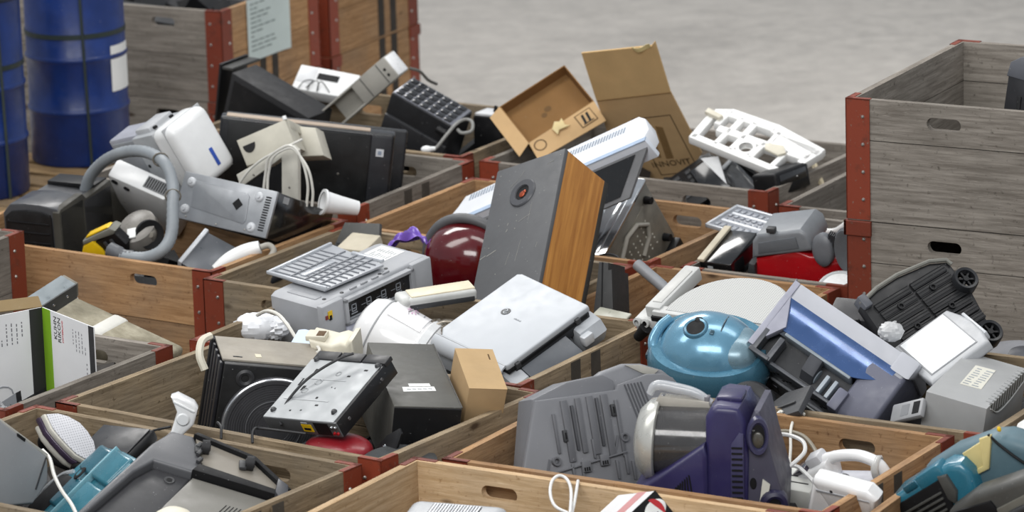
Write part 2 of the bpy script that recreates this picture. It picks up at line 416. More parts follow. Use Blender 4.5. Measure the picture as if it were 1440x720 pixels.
# ---- where each thing lies: base corner, orientation (quaternion w,x,y,z), size in metres
POSE = {
 'speaker': ((-0.168, 14.005, 0.775), (0.8436, -0.4104, -0.0526, -0.3422), (0.294, 0.228, 0.669)),
 'pc_tower': ((-1.174, 15.207, 0.919), (0.9409, -0.1880, 0.0990, -0.2636), (0.390, 0.386, 0.165)),
 'grey_printer': ((-0.599, 13.751, 0.862), (0.9159, 0.0452, -0.0489, 0.3957), (0.504, 0.238, 0.111)),
 'flatbed': ((-0.226, 13.475, 0.869), (0.8871, 0.1956, -0.0171, -0.4177), (0.334, 0.356, 0.097)),
 'rice_cooker': ((-0.518, 13.659, 0.877), (0.9641, 0.1058, 0.1742, -0.1701), (0.221, 0.213, 0.105)),
 'beige_cover': ((-0.346, 13.730, 0.963), (0.9851, 0.0634, -0.0085, 0.1596), (0.236, 0.086, 0.024)),
 'turntable': ((-0.930, 12.868, 0.681), (0.9901, 0.0508, 0.0909, 0.0941), (0.351, 0.210, 0.375)),
 'disc_player': ((-0.713, 12.547, 0.923), (0.9115, 0.2053, -0.1324, -0.3310), (0.291, 0.284, 0.058)),
 'dark_case': ((-0.375, 12.459, 0.853), (0.9927, 0.0516, 0.0624, 0.0895), (0.201, 0.503, 0.167)),
 'carton': ((-0.161, 12.599, 0.896), (0.9831, 0.1319, 0.0766, 0.1013), (0.115, 0.227, 0.138)),
 'server': ((1.159, 12.429, 0.883), (0.9678, 0.0674, 0.0771, -0.2299), (0.187, 0.331, 0.144)),
 'screen': ((1.145, 12.902, 0.987), (0.7680, 0.2497, -0.1235, -0.5767), (0.289, 0.200, 0.040)),
 'blue_printer': ((0.734, 13.062, 0.894), (0.8202, 0.4546, 0.0982, -0.3329), (0.434, 0.237, 0.313)),
 'white_panel': ((-1.401, 15.788, 0.796), (0.8726, 0.4126, 0.0649, -0.2531), (0.240, 0.078, 0.301)),
 'charcoal_case': ((-1.788, 15.440, 0.733), (0.9752, 0.0368, -0.0045, -0.2184), (0.234, 0.364, 0.195)),
 'white_device': ((-1.344, 15.748, 0.836), (0.8986, 0.1134, -0.2001, -0.3736), (0.415, 0.193, 0.255)),
 'flat_tv': ((-1.068, 15.837, 0.872), (0.9970, 0.0309, 0.0677, -0.0188), (0.631, 0.060, 0.267)),
 'flat_tv2': ((-1.059, 15.945, 0.859), (0.9948, -0.0657, 0.0728, 0.0259), (0.666, 0.050, 0.262)),
 'scanner_arm': ((-0.937, 15.505, 1.006), (0.9444, -0.2449, -0.1714, -0.1368), (0.201, 0.284, 0.105)),
 'wedge_box': ((-1.128, 17.243, 0.777), (0.9317, 0.0828, 0.1577, -0.3166), (0.403, 0.145, 0.243)),
 'white_phone': ((-0.847, 17.448, 0.842), (0.9247, 0.3372, 0.0094, -0.1763), (0.252, 0.122, 0.060)),
 'grey_case': ((-0.638, 17.010, 0.824), (0.9225, -0.0358, -0.3392, -0.1806), (0.320, 0.101, 0.095)),
 'carton_open': ((0.075, 16.329, 0.884), (0.8794, -0.3860, -0.2762, 0.0370), (0.294, 0.200, 0.204)),
 'white_frame': ((0.664, 16.024, 0.922), (0.9206, 0.2306, 0.0500, -0.3112), (0.445, 0.165, 0.050)),
 'tray': ((0.666, 14.987, 0.878), (0.9141, 0.1169, -0.0146, -0.3880), (0.246, 0.167, 0.015)),
 'white_monitor': ((-0.174, 15.265, 0.807), (0.9241, 0.1861, -0.2718, -0.1935), (0.620, 0.126, 0.067)),
 'kuhn': ((-1.455, 13.438, 0.780), (1.0000, 0.0000, 0.0000, 0.0000), (0.300, 0.300, 0.300)),
 'small_grey_case': ((-1.154, 15.010, 0.758), (0.9128, 0.2984, 0.1442, -0.2388), (0.140, 0.165, 0.080)),
 'carton_flat': ((0.449, 16.478, 0.769), (0.9373, 0.2506, -0.1450, -0.1940), (0.306, 0.006, 0.316)),
 'glossy_printer': ((-0.498, 16.845, 0.811), (0.9417, 0.1491, 0.1840, -0.2391), (0.282, 0.154, 0.212)),
 'vac_base': ((1.026, 13.013, 1.094), (0.8393, 0.2884, 0.2617, -0.3793), (0.315, 0.290, 0.060)),
 'oven': ((0.146, 15.040, 0.800), (0.8536, -0.4268, 0.1211, -0.2732), (0.213, 0.288, 0.334)),
 'grey_cover': ((0.106, 12.203, 0.804), (0.9624, -0.1524, -0.0352, 0.2222), (0.360, 0.200, 0.280)),
 'slab': ((-1.505, 13.793, 0.867), (0.9672, 0.0202, 0.1758, -0.1824), (0.393, 0.188, 0.120)),
 'profile': ((-1.477, 13.591, 1.014), (0.8915, 0.1919, -0.0634, 0.4054), (0.154, 0.063, 0.035)),
 'dark_printer': ((-1.201, 11.951, 0.773), (0.9552, 0.1343, 0.1383, -0.2246), (0.399, 0.349, 0.200)),
 'monitor_back': ((-1.475, 11.957, 1.036), (0.8302, -0.1953, 0.2767, 0.4429), (0.241, 0.300, 0.126)),
 'teal_box': ((-1.296, 12.222, 0.768), (0.8129, 0.2820, -0.1471, -0.4878), (0.230, 0.221, 0.120)),
 'magazine_box': ((0.245, 11.688, 0.845), (0.7958, 0.1441, -0.2895, -0.5120), (0.298, 0.095, 0.073)),
 'laptop': ((0.631, 14.591, 0.832), (0.9467, 0.1669, -0.0479, -0.2714), (0.120, 0.200, 0.035)),
 'black_deck': ((0.587, 16.162, 0.732), (0.7464, 0.3550, 0.0146, -0.5627), (0.198, 0.198, 0.050)),
 'smoky': ((0.749, 16.028, 0.797), (0.9019, 0.2678, 0.2058, -0.2694), (0.179, 0.119, 0.010)),
 'jprinter': ((0.673, 16.094, 0.802), (0.6815, 0.5271, 0.1221, -0.4928), (0.163, 0.108, 0.060)),
 'junit': ((0.959, 15.669, 0.837), (0.9007, -0.0772, -0.0487, 0.4248), (0.202, 0.060, 0.059)),
 'blue_vac': ((0.362, 12.882, 0.871), (0.9609, 0.2136, 0.0106, -0.1757), (0.360, 0.310, 0.240)),
 'fan_housing': ((0.439, 13.408, 0.890), (0.9420, 0.1492, -0.0470, -0.2970), (0.360, 0.240, 0.160)),
 'purple_vac': ((0.317, 11.935, 0.854), (0.9945, 0.0000, 0.0000, -0.1045), (0.400, 0.240, 0.240)),
 'hand_vac': ((0.804, 12.144, 0.777), (0.9437, 0.1449, -0.1277, -0.2685), (0.300, 0.100, 0.130)),
 'white_iron': ((0.800, 11.890, 0.794), (0.8785, 0.1821, -0.2448, -0.3676), (0.220, 0.120, 0.140)),
 'charger': ((0.718, 12.136, 0.799), (0.9311, 0.2064, -0.0651, -0.2936), (0.130, 0.100, 0.050)),
 'iron': ((-1.282, 12.284, 0.877), (0.8460, 0.4404, 0.1389, 0.2667), (0.130, 0.270, 0.120)),
 'red_vac': ((-0.364, 14.798, 0.644), (0.9690, 0.1190, -0.0264, -0.2148), (0.280, 0.260, 0.220)),
 'red_grey_vac': ((0.771, 14.586, 0.743), (0.9779, 0.0856, -0.0166, -0.1901), (0.360, 0.220, 0.200)),
 'teal_vac': ((0.970, 11.732, 0.755), (0.9547, 0.0713, -0.1427, -0.2512), (0.500, 0.260, 0.240)),
 'drum1': ((-1.982, 18.004, 0.450), (1.0000, 0.0000, 0.0000, 0.0000), (0.420, 0.420, 0.700)),
 'drum2': ((-2.348, 17.449, 0.450), (1.0000, 0.0000, 0.0000, 0.0000), (0.420, 0.420, 0.700)),
 'bin': ((1.550, 14.024, 1.286), (0.9345, -0.0982, 0.0358, -0.3401), (0.260, 0.300, 0.300)),
 'yellow_tool': ((-1.500, 15.146, 0.758), (0.9305, 0.1194, -0.2448, -0.2448), (0.280, 0.100, 0.100)),
 'dust_bin': ((-1.355, 15.174, 0.790), (0.9311, 0.2936, -0.0651, -0.2064), (0.130, 0.130, 0.100)),
 'black_bit': ((0.962, 13.110, 0.986), (0.9372, 0.2511, -0.0626, -0.2337), (0.160, 0.090, 0.100)),
 'phone_bit': ((1.106, 12.432, 0.921), (0.8616, 0.3225, -0.2997, -0.2525), (0.090, 0.060, 0.020)),
 'beige_box': ((-0.604, 15.004, 0.767), (0.9577, 0.1261, -0.0338, -0.2566), (0.130, 0.130, 0.080)),
 'board': ((-0.607, 15.112, 0.813), (0.8365, 0.4830, -0.1294, -0.2241), (0.180, 0.100, 0.020)),
 'stand': ((0.242, 13.845, 0.861), (0.9513, -0.1677, 0.0449, -0.2549), (0.100, 0.120, 0.200)),
 'q_black': ((-0.134, 16.897, 0.717), (0.9659, 0.0000, 0.0000, -0.2588), (0.120, 0.120, 0.150)),
 'jar': ((-0.615, 13.091, 0.958), (0.9877, 0.0864, -0.0114, -0.1300), (0.140, 0.120, 0.100)),
 'd_top': ((-0.316, 11.488, 0.899), (0.9811, 0.0858, -0.0151, -0.1730), (0.240, 0.160, 0.100)),
 'bracket': ((-0.918, 15.430, 0.874), (0.9763, 0.0000, 0.0000, -0.2164), (0.200, 0.030, 0.250)),
}
PATH = {
 'hose_a': [(-1.514, 15.617, 0.925), (-1.486, 15.575, 0.991), (-1.425, 15.487, 1.062), (-1.347, 15.388, 1.113), (-1.264, 15.285, 1.135), (-1.194, 15.168, 1.124), (-1.163, 15.100, 1.071), (-1.159, 15.025, 1.001), (-1.165, 14.969, 0.915), (-1.196, 14.930, 0.870), (-1.254, 14.944, 0.843), (-1.321, 14.964, 0.843), (-1.367, 14.994, 0.849)],
 'hose_tip': [(-1.297, 14.960, 0.843), (-1.337, 14.974, 0.846), (-1.380, 15.003, 0.860)],
 'cable_copier': [(-0.923, 12.883, 1.019), (-0.937, 12.893, 1.061), (-0.930, 12.912, 1.099), (-0.906, 12.944, 1.107)],
 'cable_bag': [(-0.809, 13.716, 0.958), (-0.773, 13.659, 0.986), (-0.736, 13.612, 0.984), (-0.705, 13.546, 0.967), (-0.682, 13.508, 0.940), (-0.660, 13.447, 0.928)],
 'cable_jar': [(-0.617, 13.057, 1.004), (-0.588, 13.036, 1.023), (-0.595, 13.066, 1.030), (-0.614, 13.104, 1.016)],
 'grey_hose_l': [(0.407, 14.200, 0.959), (0.446, 14.151, 0.934), (0.490, 14.100, 0.904), (0.524, 14.054, 0.869)],
 'player_cable': [(-0.468, 12.581, 1.140), (-0.504, 12.582, 1.128), (-0.567, 12.578, 1.095), (-0.620, 12.567, 1.057), (-0.665, 12.550, 1.009), (-0.685, 12.503, 0.974), (-0.680, 12.475, 0.961)],
 'loop_d1': [(0.132, 11.607, 0.945), (0.097, 11.687, 0.941), (0.085, 11.788, 0.944), (0.091, 11.854, 0.960), (0.111, 11.877, 0.969), (0.132, 11.864, 0.962), (0.142, 11.777, 0.956), (0.136, 11.605, 0.946)],
 'loop_d2': [(0.136, 11.605, 0.929), (0.150, 11.714, 0.945), (0.163, 11.869, 0.955)],
 'cable_i1': [(0.743, 12.144, 0.885), (0.729, 12.292, 0.882), (0.736, 12.405, 0.907), (0.747, 12.474, 0.937), (0.761, 12.495, 0.950), (0.769, 12.490, 0.949)],
 'cable_i2': [(0.770, 12.244, 0.863), (0.780, 12.331, 0.889), (0.786, 12.410, 0.917), (0.799, 12.448, 0.941), (0.819, 12.460, 0.954), (0.830, 12.453, 0.951)],
 'cable_i3': [(0.700, 12.228, 0.961), (0.758, 12.193, 0.972), (0.800, 12.133, 0.970), (0.804, 12.084, 0.955), (0.779, 12.064, 0.933), (0.738, 12.054, 0.906)],
 'cable_i4': [(0.723, 12.448, 0.899), (0.773, 12.429, 0.911), (0.820, 12.377, 0.910), (0.848, 12.314, 0.888), (0.854, 12.252, 0.873)],
 'cable_i5': [(0.728, 12.153, 0.886), (0.778, 12.123, 0.900), (0.807, 12.047, 0.896), (0.828, 11.929, 0.898)],
 'cable_f': [(-1.349, 12.255, 0.974), (-1.323, 12.187, 0.969), (-1.304, 12.100, 0.947), (-1.272, 11.978, 0.938), (-1.237, 11.867, 0.935), (-1.215, 11.790, 0.926)],
 'cable_f2': [(-1.121, 12.559, 0.898), (-1.089, 12.536, 0.928), (-1.040, 12.501, 0.952), (-1.001, 12.485, 0.964)],
 'cable_p1': [(-0.957, 15.395, 0.976), (-0.913, 15.366, 1.038), (-0.854, 15.327, 1.091), (-0.780, 15.279, 1.136), (-0.716, 15.261, 1.169)],
 'cable_p2': [(-0.863, 15.310, 0.968), (-0.852, 15.302, 1.039), (-0.837, 15.292, 1.099), (-0.789, 15.261, 1.140), (-0.758, 15.241, 1.152), (-0.734, 15.224, 1.137), (-0.711, 15.209, 1.082), (-0.701, 15.203, 1.014), (-0.709, 15.208, 0.942)],
 'cable_p3': [(-0.848, 15.299, 0.970), (-0.842, 15.296, 1.037), (-0.822, 15.282, 1.101), (-0.784, 15.258, 1.133), (-0.749, 15.234, 1.143), (-0.717, 15.214, 1.109), (-0.694, 15.198, 1.066), (-0.684, 15.192, 1.001), (-0.689, 15.195, 0.945)],
 'cable_q': [(-0.308, 16.475, 0.838), (-0.276, 16.479, 0.839), (-0.232, 16.487, 0.888), (-0.193, 16.522, 0.923), (-0.158, 16.559, 0.930), (-0.134, 16.544, 0.921), (-0.138, 16.511, 0.896), (-0.173, 16.509, 0.889), (-0.191, 16.520, 0.901)],
 'cable_q3': [(-0.370, 16.867, 1.068), (-0.332, 16.867, 1.055), (-0.301, 16.883, 1.017), (-0.269, 16.922, 0.991)],
 'strap_j': [(1.109, 16.046, 0.861), (1.120, 15.981, 0.828), (1.133, 15.915, 0.796), (1.137, 15.795, 0.792)],
 'cable_oven': [(0.291, 14.850, 0.824), (0.326, 14.804, 0.842), (0.356, 14.750, 0.845), (0.364, 14.709, 0.838)],
 'tube_n': [(-0.877, 14.862, 0.747), (-0.834, 14.893, 0.765), (-0.790, 14.925, 0.781)],
 'hair': [(-1.018, 14.908, 0.802), (-0.969, 14.924, 0.830), (-0.913, 14.947, 0.849), (-0.861, 14.949, 0.865)],
 'hair_h': [(-0.861, 14.949, 0.865), (-0.832, 14.954, 0.870), (-0.815, 14.943, 0.855), (-0.827, 14.927, 0.834)],
 'pipe_k': [(0.958, 14.964, 0.854), (1.047, 14.909, 0.870), (1.105, 14.874, 0.877), (1.154, 14.844, 0.918)],
 'wall_cable1': [(-0.853, 12.426, 0.940), (-0.853, 12.451, 0.963), (-0.858, 12.473, 0.969), (-0.866, 12.497, 0.969)],
 'wall_cable2': [(-0.759, 12.359, 0.945), (-0.760, 12.384, 0.965), (-0.754, 12.405, 0.974), (-0.739, 12.431, 0.967), (-0.669, 12.405, 0.964), (-0.607, 12.385, 0.960)],
 'pt_bag': [(-0.814, 13.778, 0.902)],
 'pt_paper': [(-0.643, 13.460, 0.936)],
 'pt_clear_bag': [(-0.249, 13.721, 0.918)],
 'pt_purple': [(-0.372, 14.886, 0.878)],
 'pt_crumple': [(1.114, 12.838, 1.085)],
 'pt_lid_r': [(1.510, 13.128, 0.935)],
 'pt_red_c': [(-0.518, 12.420, 0.915)],
 'pt_disc_c': [(-0.340, 12.268, 0.940)],
 'pt_bowl': [(-0.616, 15.290, 0.927)],
 'pt_ring_k': [(1.072, 14.307, 0.847)],
 'pt_disc_i': [(0.288, 12.301, 1.094)],
 'pt_foil': [(-1.525, 12.823, 0.935)],
 'pt_white_f': [(-0.937, 11.591, 0.985)],
 'pt_white_d': [(-0.617, 12.001, 0.854)],
 'pt_paper_x': [(1.419, 12.224, 0.929)],
 'pt_black_f': [(-1.146, 12.356, 0.948)],
 'pt_arm_f': [(-1.014, 12.408, 0.934)],
 'pt_wheel_g': [(0.669, 12.647, 0.949)],
 'pt_plate_g': [(0.717, 12.607, 0.933)],
 'pt_sp_p': [(1.032, 15.859, 0.873)],
 'pt_crt_stuff': [(-1.032, 16.176, 1.011)],
}
def pose(k):
    import mathutils
    l, q, d = POSE[k]; return Matrix.Translation(l) @ mathutils.Quaternion(q).to_matrix().to_4x4(), d
JW = [(-.007, .067), (.027, .125), (.134, .094)]
SCREEN_DOWN = (-.1145, -.110, -.091)

# ------------------------------------------------------------------ paints and plastics
P = plastic
blk = P('black_plastic', '#161618', 0.42, dirt=0.25, grain=0.1, spec=.35)
dkg = P('charcoal_plastic', '#3b3c3e', 0.5, grain=0.15)
mid = P('grey_plastic', '#8d8e90', 0.5, grain=0.1)
lgt = P('light_grey_plastic', '#b5b7ba', 0.45, grain=0.08)
sil = P('silver_plastic', '#c6c9cd', 0.38, metal=0.1)
wht = P('white_plastic', '#eceded', 0.35, coat=0.2, dirt=0.08)
crm = P('cream_plastic', '#dcd6c4', 0.5)
bge = P('beige_plastic', '#c2b9a4', 0.55)
card = P('cardboard', '#c4a378', 0.85, dirt=0.1, spec=0.2)
card_shade = P('cardboard_shaded', '#8a6842', 0.9, dirt=0.1, spec=0.2)  # shade inside the open carton is put into this darker brown
steel = P('sheet_steel', '#b9bcbe', 0.32, metal=0.85, dirt=0.12)
galv = P('galvanised_steel', '#a3a6a8', 0.42, metal=0.35, dirt=0.1)
chrome = P('chrome', '#d9dbdd', 0.15, metal=1.0, dirt=0.05)
rub = P('rubber', '#232325', 0.7)
ink = P('ink_black', '#101012', 0.6, dirt=0.0, spec=.3)
paper = P('paper', '#e9eae8', 0.8, dirt=0.05, spec=0.2)
gcable = P('grey_cable', '#8f8f8c', 0.5); wcable = P('white_cable', '#dedcd4', 0.45); bcable = P('black_cable', '#262628', 0.5)
red = P('dark_red_gloss', '#560b12', 0.16, coat=0.6)
redm = P('red_gloss', '#b0141c', 0.2, coat=0.5)
teal = P('teal_plastic', '#2f6f80', 0.28, coat=0.3)
lblue = P('light_blue_metallic', '#6798b2', 0.24, metal=0.35, coat=0.6, dirt=0.08)
navy = P('purple_navy_plastic', '#2e2a55', 0.38, coat=0.15)
yel = P('yellow_plastic', '#e6bd12', 0.45)
smoke = P('smoky_clear_plastic', '#7f7f7f', 0.25, alpha=0.55)
clearp = P('clear_plastic', '#d7dce0', 0.18, alpha=0.45, coat=0.4)

def cable(name, label, key, r, mat, k=5, n=7, cat='cable'):
    return tag(MB().tube(smooth_path(PATH[key], k), r, n).build(name, mat), label, cat)
def pt(k): return Vector(PATH['pt_' + k][0])
def grille(parent, name, mat, n, fn):
    """n slats or slots joined into one part"""
    mb = MB()
    for i in range(n): fn(mb, i)
    o = mb.build(name, mat, parent, 0); o['kind'] = 'stuff'; return o

# ------------------------------------------------------------------ drums, straps, papers
blue = P('drum_blue', '#0f2f70', 0.42, coat=0.1, dirt=0.3, scratch=0.0)
def drum(key, label, lab):
    T, d = pose(key); t = thing('steel_drum', label, 'drum', T, None); r = 0.205; c = (0.21, 0.21, 0)
    prof = [(0, 0.0), (r - .006, 0.0), (r, .008), (r, .21)] + [(r + .007 * math.sin(q * PI / 6), .21 + .03 * q / 6) for q in range(1, 6)] + [(r, .24), (r, .43)] + [(r + .007 * math.sin(q * PI / 6), .43 + .03 * q / 6) for q in range(1, 6)] + [(r, .46), (r, .80), (r + .005, .805), (r + .005, .83), (r - .004, .83), (r - .008, .815), (0, .815)]
    MB().lathe(prof, c, n=48).build('body', blue, t)
    MB().lathe([(r + .004, .795), (r + .012, .80), (r + .012, .82), (r + .004, .825)], c, n=48).build('lid_ring', P('drum_ring', '#3c4452', 0.4, metal=.6), t)
    return t
d1 = drum('drum1', 'blue steel drum on the left with a white label wrapped round its side', 1)
sh = MB().sheet(lambda u, v: Vector((.21 + .2085 * math.cos(math.radians(-2 - 40 * u)), .21 + .2085 * math.sin(math.radians(-2 - 40 * u)), .30 + .19 * v)), 10, 2, 0.001)
lb = sh.build('label', paper, d1)
d2 = drum('drum2', 'blue steel drum cut off by the left edge of the photo', 2)
strap = P('strap_green', '#24302e', 0.55)
for o_, z_, nm in ((d1, .535, 'horizontal'), (d2, .52, 'h')):
    MB().lathe([(.2065, z_), (.209, z_), (.209, z_ + .02), (.2065, z_ + .02)], (.21, .21, 0), n=48).build('strap', strap, o_)
    a = math.radians(-78 if o_ is d1 else -52)
    pts = [Vector((.21 + .21 * math.cos(a + k * .004), .21 + .21 * math.sin(a + k * .004), .80 - .80 * k / 20)) for k in range(21)]
    MB().tube(pts, .0075, 4).build('strap', strap, o_)
ptl = thing('pallet', 'wooden pallet under the blue drums', 'pallet', place((-2.75, 17.62, 0), -28))
for i in range(6): MB().box((-.15, i * .17, .425), (1.1, i * .17 + .13, .447), .003).build('board', M['wood_pallet'], ptl, 0)
for x in (-.1, .42, .95): MB().box((x, 0, 0), (x + .1, .98, .425)).build('skid', M['wood_pallet'], ptl, 0)

def crate_sheet(key, label, y, z, w, h, tilt, text_rows):
    x0, y0, yw, top = CR[key]
    T = Matrix.Translation((x0, y0, 0)) @ Matrix.Rotation(yw, 4, 'Z') @ Matrix.Translation((1.2 + .006, y, z)) @ Matrix.Rotation(PI / 2, 4, 'Z') @ Matrix.Rotation(math.radians(tilt), 4, 'Y')
    o = MB().sheet(lambda u, v: Vector((w * u, -.012 * max(0, u - .7) ** 2 * 8, h * v)), 8, 4, 0.0012).build('paper_sheet', P('form_paper', '#c3cfcd', .8, dirt=.05, spec=.2)); o.matrix_world = T
    tag(o, label, 'paper'); mb = MB(); random.seed(3)
    for i in range(text_rows):
        zz = h * (.9 - .82 * i / text_rows); xx = w * .08
        while xx < w * .6:
            l = w * random.uniform(.05, .16); mb.box((xx, -.0022, zz), (xx + l, -.0006, zz + h * .022)); xx += l + w * .03
            if random.random() < .3: break
    q = mb.build('print', P('faded_ink', '#7d8988', .8), o, 0); q['kind'] = 'stuff'; return o
crate_sheet('S1', 'pale paper form stapled to the tan end of the back crate', .20, .69, .34, .27, 0, 11)
crate_sheet('S2', 'second pale paper form on the crate end further back', .30, .78, .34, .24, 0, 8)
S2e = S2T
mbk = P('stencil_black', '#2a241e', .7)
for y in (.44, .55):
    MB().box((1.2, y, .562), (1.2015, y + .055, .94)).build('stencil_bar', mbk, S2e, 0); MB().box((1.2, y, .16), (1.2015, y + .055, .55)).build('stencil_bar', mbk, S2e, 0)
S1T = [o for o in S.objects if o.get('label', '').startswith('large back crate')][0]
for y in (.30, .40): MB().box((1.2, y, .562), (1.2015, y + .05, .945)).build('stencil_bar', mbk, S1T, 0)
for o in list(S1T.children):      # the end boards of this crate are newer, tan timber
    if o.name.startswith('plank') and abs(o.rotation_euler.z + PI / 2) < .01:
        o.data = o.data.copy(); o.data.materials[0] = M['wood_tan']
# dark stencil bars on the end wall of the scanner crate and of the television crate
for lab, ys, z0, z1 in (('grey-brown crate holding the grey', (), 0, 0), ('grey-brown crate holding the turn', (), 0, 0), ('brown crate holding the grey printer', (), 0, 0)): pass
for o in S.objects:
    l = o.get('label', '')
    if l.startswith('grey-brown crate holding the grey printer'):
        for y in (.30, .42): MB().box((1.2, y, .735), (1.2015, y + .055, .925)).build('stencil_bar', P('stencil_worn', '#4a453e', .8, dirt=.4), o, 0)
    if l.startswith('grey crate holding the black flat'):
        for y in (.32, .44): MB().box((1.2, y, .655), (1.2015, y + .05, .84)).build('stencil_bar', P('stencil_worn', '#4a453e', .8, dirt=.4), o, 0)
    if l.startswith('crate at the lower left'):
        for y in (.30, .40): MB().box((1.2, y, .755), (1.2015, y + .05, .94)).build('stencil_bar', P('stencil_worn', '#4a453e', .8, dirt=.4), o, 0)
    if l.startswith('tan crate holding the purple'):
        for y in (.30, .42): MB().box((1.2, y, .755), (1.2015, y + .05, .94)).build('stencil_bar', P('stencil_worn', '#4a453e', .8, dirt=.4), o, 0)

# ------------------------------------------------------------------ scrap added at the bottom of each crate for support and dark gaps
def scrap(k, label, depth, W=1.2, D=0.8, n=46, seed=1):
    x0, y0, yw, top = CR[k]; rnd = random.Random(seed); mb = MB(); mi = []
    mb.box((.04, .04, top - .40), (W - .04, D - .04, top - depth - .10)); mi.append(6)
    for i in range(n):
        cx, cy = rnd.uniform(.1, W - .1), rnd.uniform(.1, D - .1); s = Vector((rnd.uniform(.03, .10), rnd.uniform(.03, .08), rnd.uniform(.01, .05)))
        c = Vector((cx, cy, top - depth - rnd.uniform(.02, .10)))
        for ax, lim in ((0, W), (1, D)): c[ax] = min(max(c[ax], s.length + .03), lim - s.length - .03)
        mb.box(c - s, c + s, 0, (rnd.uniform(-40, 40), rnd.uniform(-40, 40), rnd.uniform(0, 180)), c)
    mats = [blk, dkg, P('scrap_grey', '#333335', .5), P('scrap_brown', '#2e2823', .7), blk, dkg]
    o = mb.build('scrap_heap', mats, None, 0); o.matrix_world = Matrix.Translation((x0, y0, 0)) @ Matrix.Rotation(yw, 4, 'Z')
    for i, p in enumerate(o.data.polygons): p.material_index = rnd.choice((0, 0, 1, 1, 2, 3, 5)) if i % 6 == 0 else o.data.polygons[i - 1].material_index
    return tag(o, label, 'scrap', None, 'stuff')
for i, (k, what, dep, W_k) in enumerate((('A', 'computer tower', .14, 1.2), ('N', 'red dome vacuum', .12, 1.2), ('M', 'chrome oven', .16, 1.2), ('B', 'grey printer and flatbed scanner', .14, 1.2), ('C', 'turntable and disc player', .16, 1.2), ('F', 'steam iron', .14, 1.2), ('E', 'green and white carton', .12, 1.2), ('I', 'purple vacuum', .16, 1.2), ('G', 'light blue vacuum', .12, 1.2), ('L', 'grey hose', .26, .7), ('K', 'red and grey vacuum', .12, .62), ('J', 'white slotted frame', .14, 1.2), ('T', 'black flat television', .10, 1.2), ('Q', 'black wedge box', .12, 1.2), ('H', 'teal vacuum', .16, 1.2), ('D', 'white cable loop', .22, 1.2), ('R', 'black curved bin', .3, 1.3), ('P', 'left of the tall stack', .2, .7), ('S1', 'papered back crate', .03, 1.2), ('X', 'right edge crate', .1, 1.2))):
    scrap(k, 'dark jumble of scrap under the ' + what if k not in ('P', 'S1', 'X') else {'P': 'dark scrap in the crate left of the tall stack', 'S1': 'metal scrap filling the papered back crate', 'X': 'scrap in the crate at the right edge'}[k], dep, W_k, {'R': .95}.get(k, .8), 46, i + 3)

# ------------------------------------------------------------------ crate left middle: tower, hose, cases
T, d = pose('pc_tower'); t = thing('computer_tower', 'silver computer tower lying with its four feet showing, black side', 'computer', T)
MB().box((0, .012, 0), d, .003).build('black_cover', P('glossy_black', '#121214', .2, coat=.5), t)
MB().box((-.001, 0, -.001), (d[0] + .001, .014, d[2] + .001), .004).build('base_plate', P('tower_silver', '#a3a6aa', .4, metal=.5), t)
MB().prism([(.062, .048), (.288, .030), (.296, .045), (.285, .128), (.275, .136), (.055, .142), (.048, .13)], -.003, .002, 'y', .0015).build('pressed_panel', P('tower_silver2', '#989b9f', .4, metal=.5), t)
for x, z in ((.038, .133), (.325, .134), (.039, .036), (.323, .025)):
    f = MB().lathe([(0, .012), (.006, .012), (.008, .008), (.012, .008), (.017, .004), (.018, 0)], (x, 0, z), (0, -1, 0), 18).build('foot', sil, t)
MB().box((.232, -.0045, .078), (.262, -.003, .108), 0, (0, 40, 0)).build('warranty_sticker', ink, t, 0)
grille(t, 'vent_slots', ink, 14, lambda mb, i: mb.box((.352, -.002, .02 + i * .009), (.374, .001, .0245 + i * .009)))
for x in (.05, .18, .3): MB().lathe([(0, .003), (.003, .002), (.004, 0)], (x, 0, .012 if x != .18 else .008), (0, -1, 0), 8).build('screw', M['zinc'], t)
MB().box((d[0], .05, .135), (d[0] + .001, .085, .158)).build('port_label', P('label_grey', '#b7babd', .5), t, 0)

hs = thing('vacuum_hose', 'grey ribbed vacuum hose looped over the white panel', 'hose', Matrix.Identity(4))
hp = smooth_path(PATH['hose_a'], 10); MB().tube(hp, [.0205 + (.0016 if i % 2 else 0) for i in range(len(hp))], 14).build('tube', P('hose_grey', '#8b9196', .4), hs)
MB().tube(smooth_path(PATH['hose_tip'], 5), [.022] * 6 + [.027] * 5, 14).build('nozzle', P('hose_end', '#55585d', .45), hs)
for i in (48, 66): MB().tube([hp[i] + Vector((math.cos(a) * .027, -.004, math.sin(a) * .024)) for a in [q * PI / 6 for q in range(13)]], .003, 6, False).build('wire_tie', P('wire', '#6f6a60', .4), hs)

T, d = pose('white_panel'); t = thing('white_panel_box', 'white appliance case with round holes behind the hose', 'appliance', T)
MB().box((0, 0, 0), d, .012).build('case', wht, t)
for x, z, r in ((.028, .272, .013), (.075, .258, .012)):
    MB().lathe([(0, .001), (r * .55, .001), (r * .6, .004), (r, .004), (r, -.002)], (x, 0, z), (0, -1, 0), 16).build('port', ink, t)
MB().box((.14, .015, d[2] - .004), (d[0] - .005, d[1] - .015, d[2] + .002), .002).build('vent_insert', P('vent_grey', '#77797b', .5), t)
grille(t, 'vent_bars', ink, 9, lambda mb, i: mb.box((.146 + i * .0095, .02, d[2] + .001), (.150 + i * .0095, d[1] - .02, d[2] + .003)))

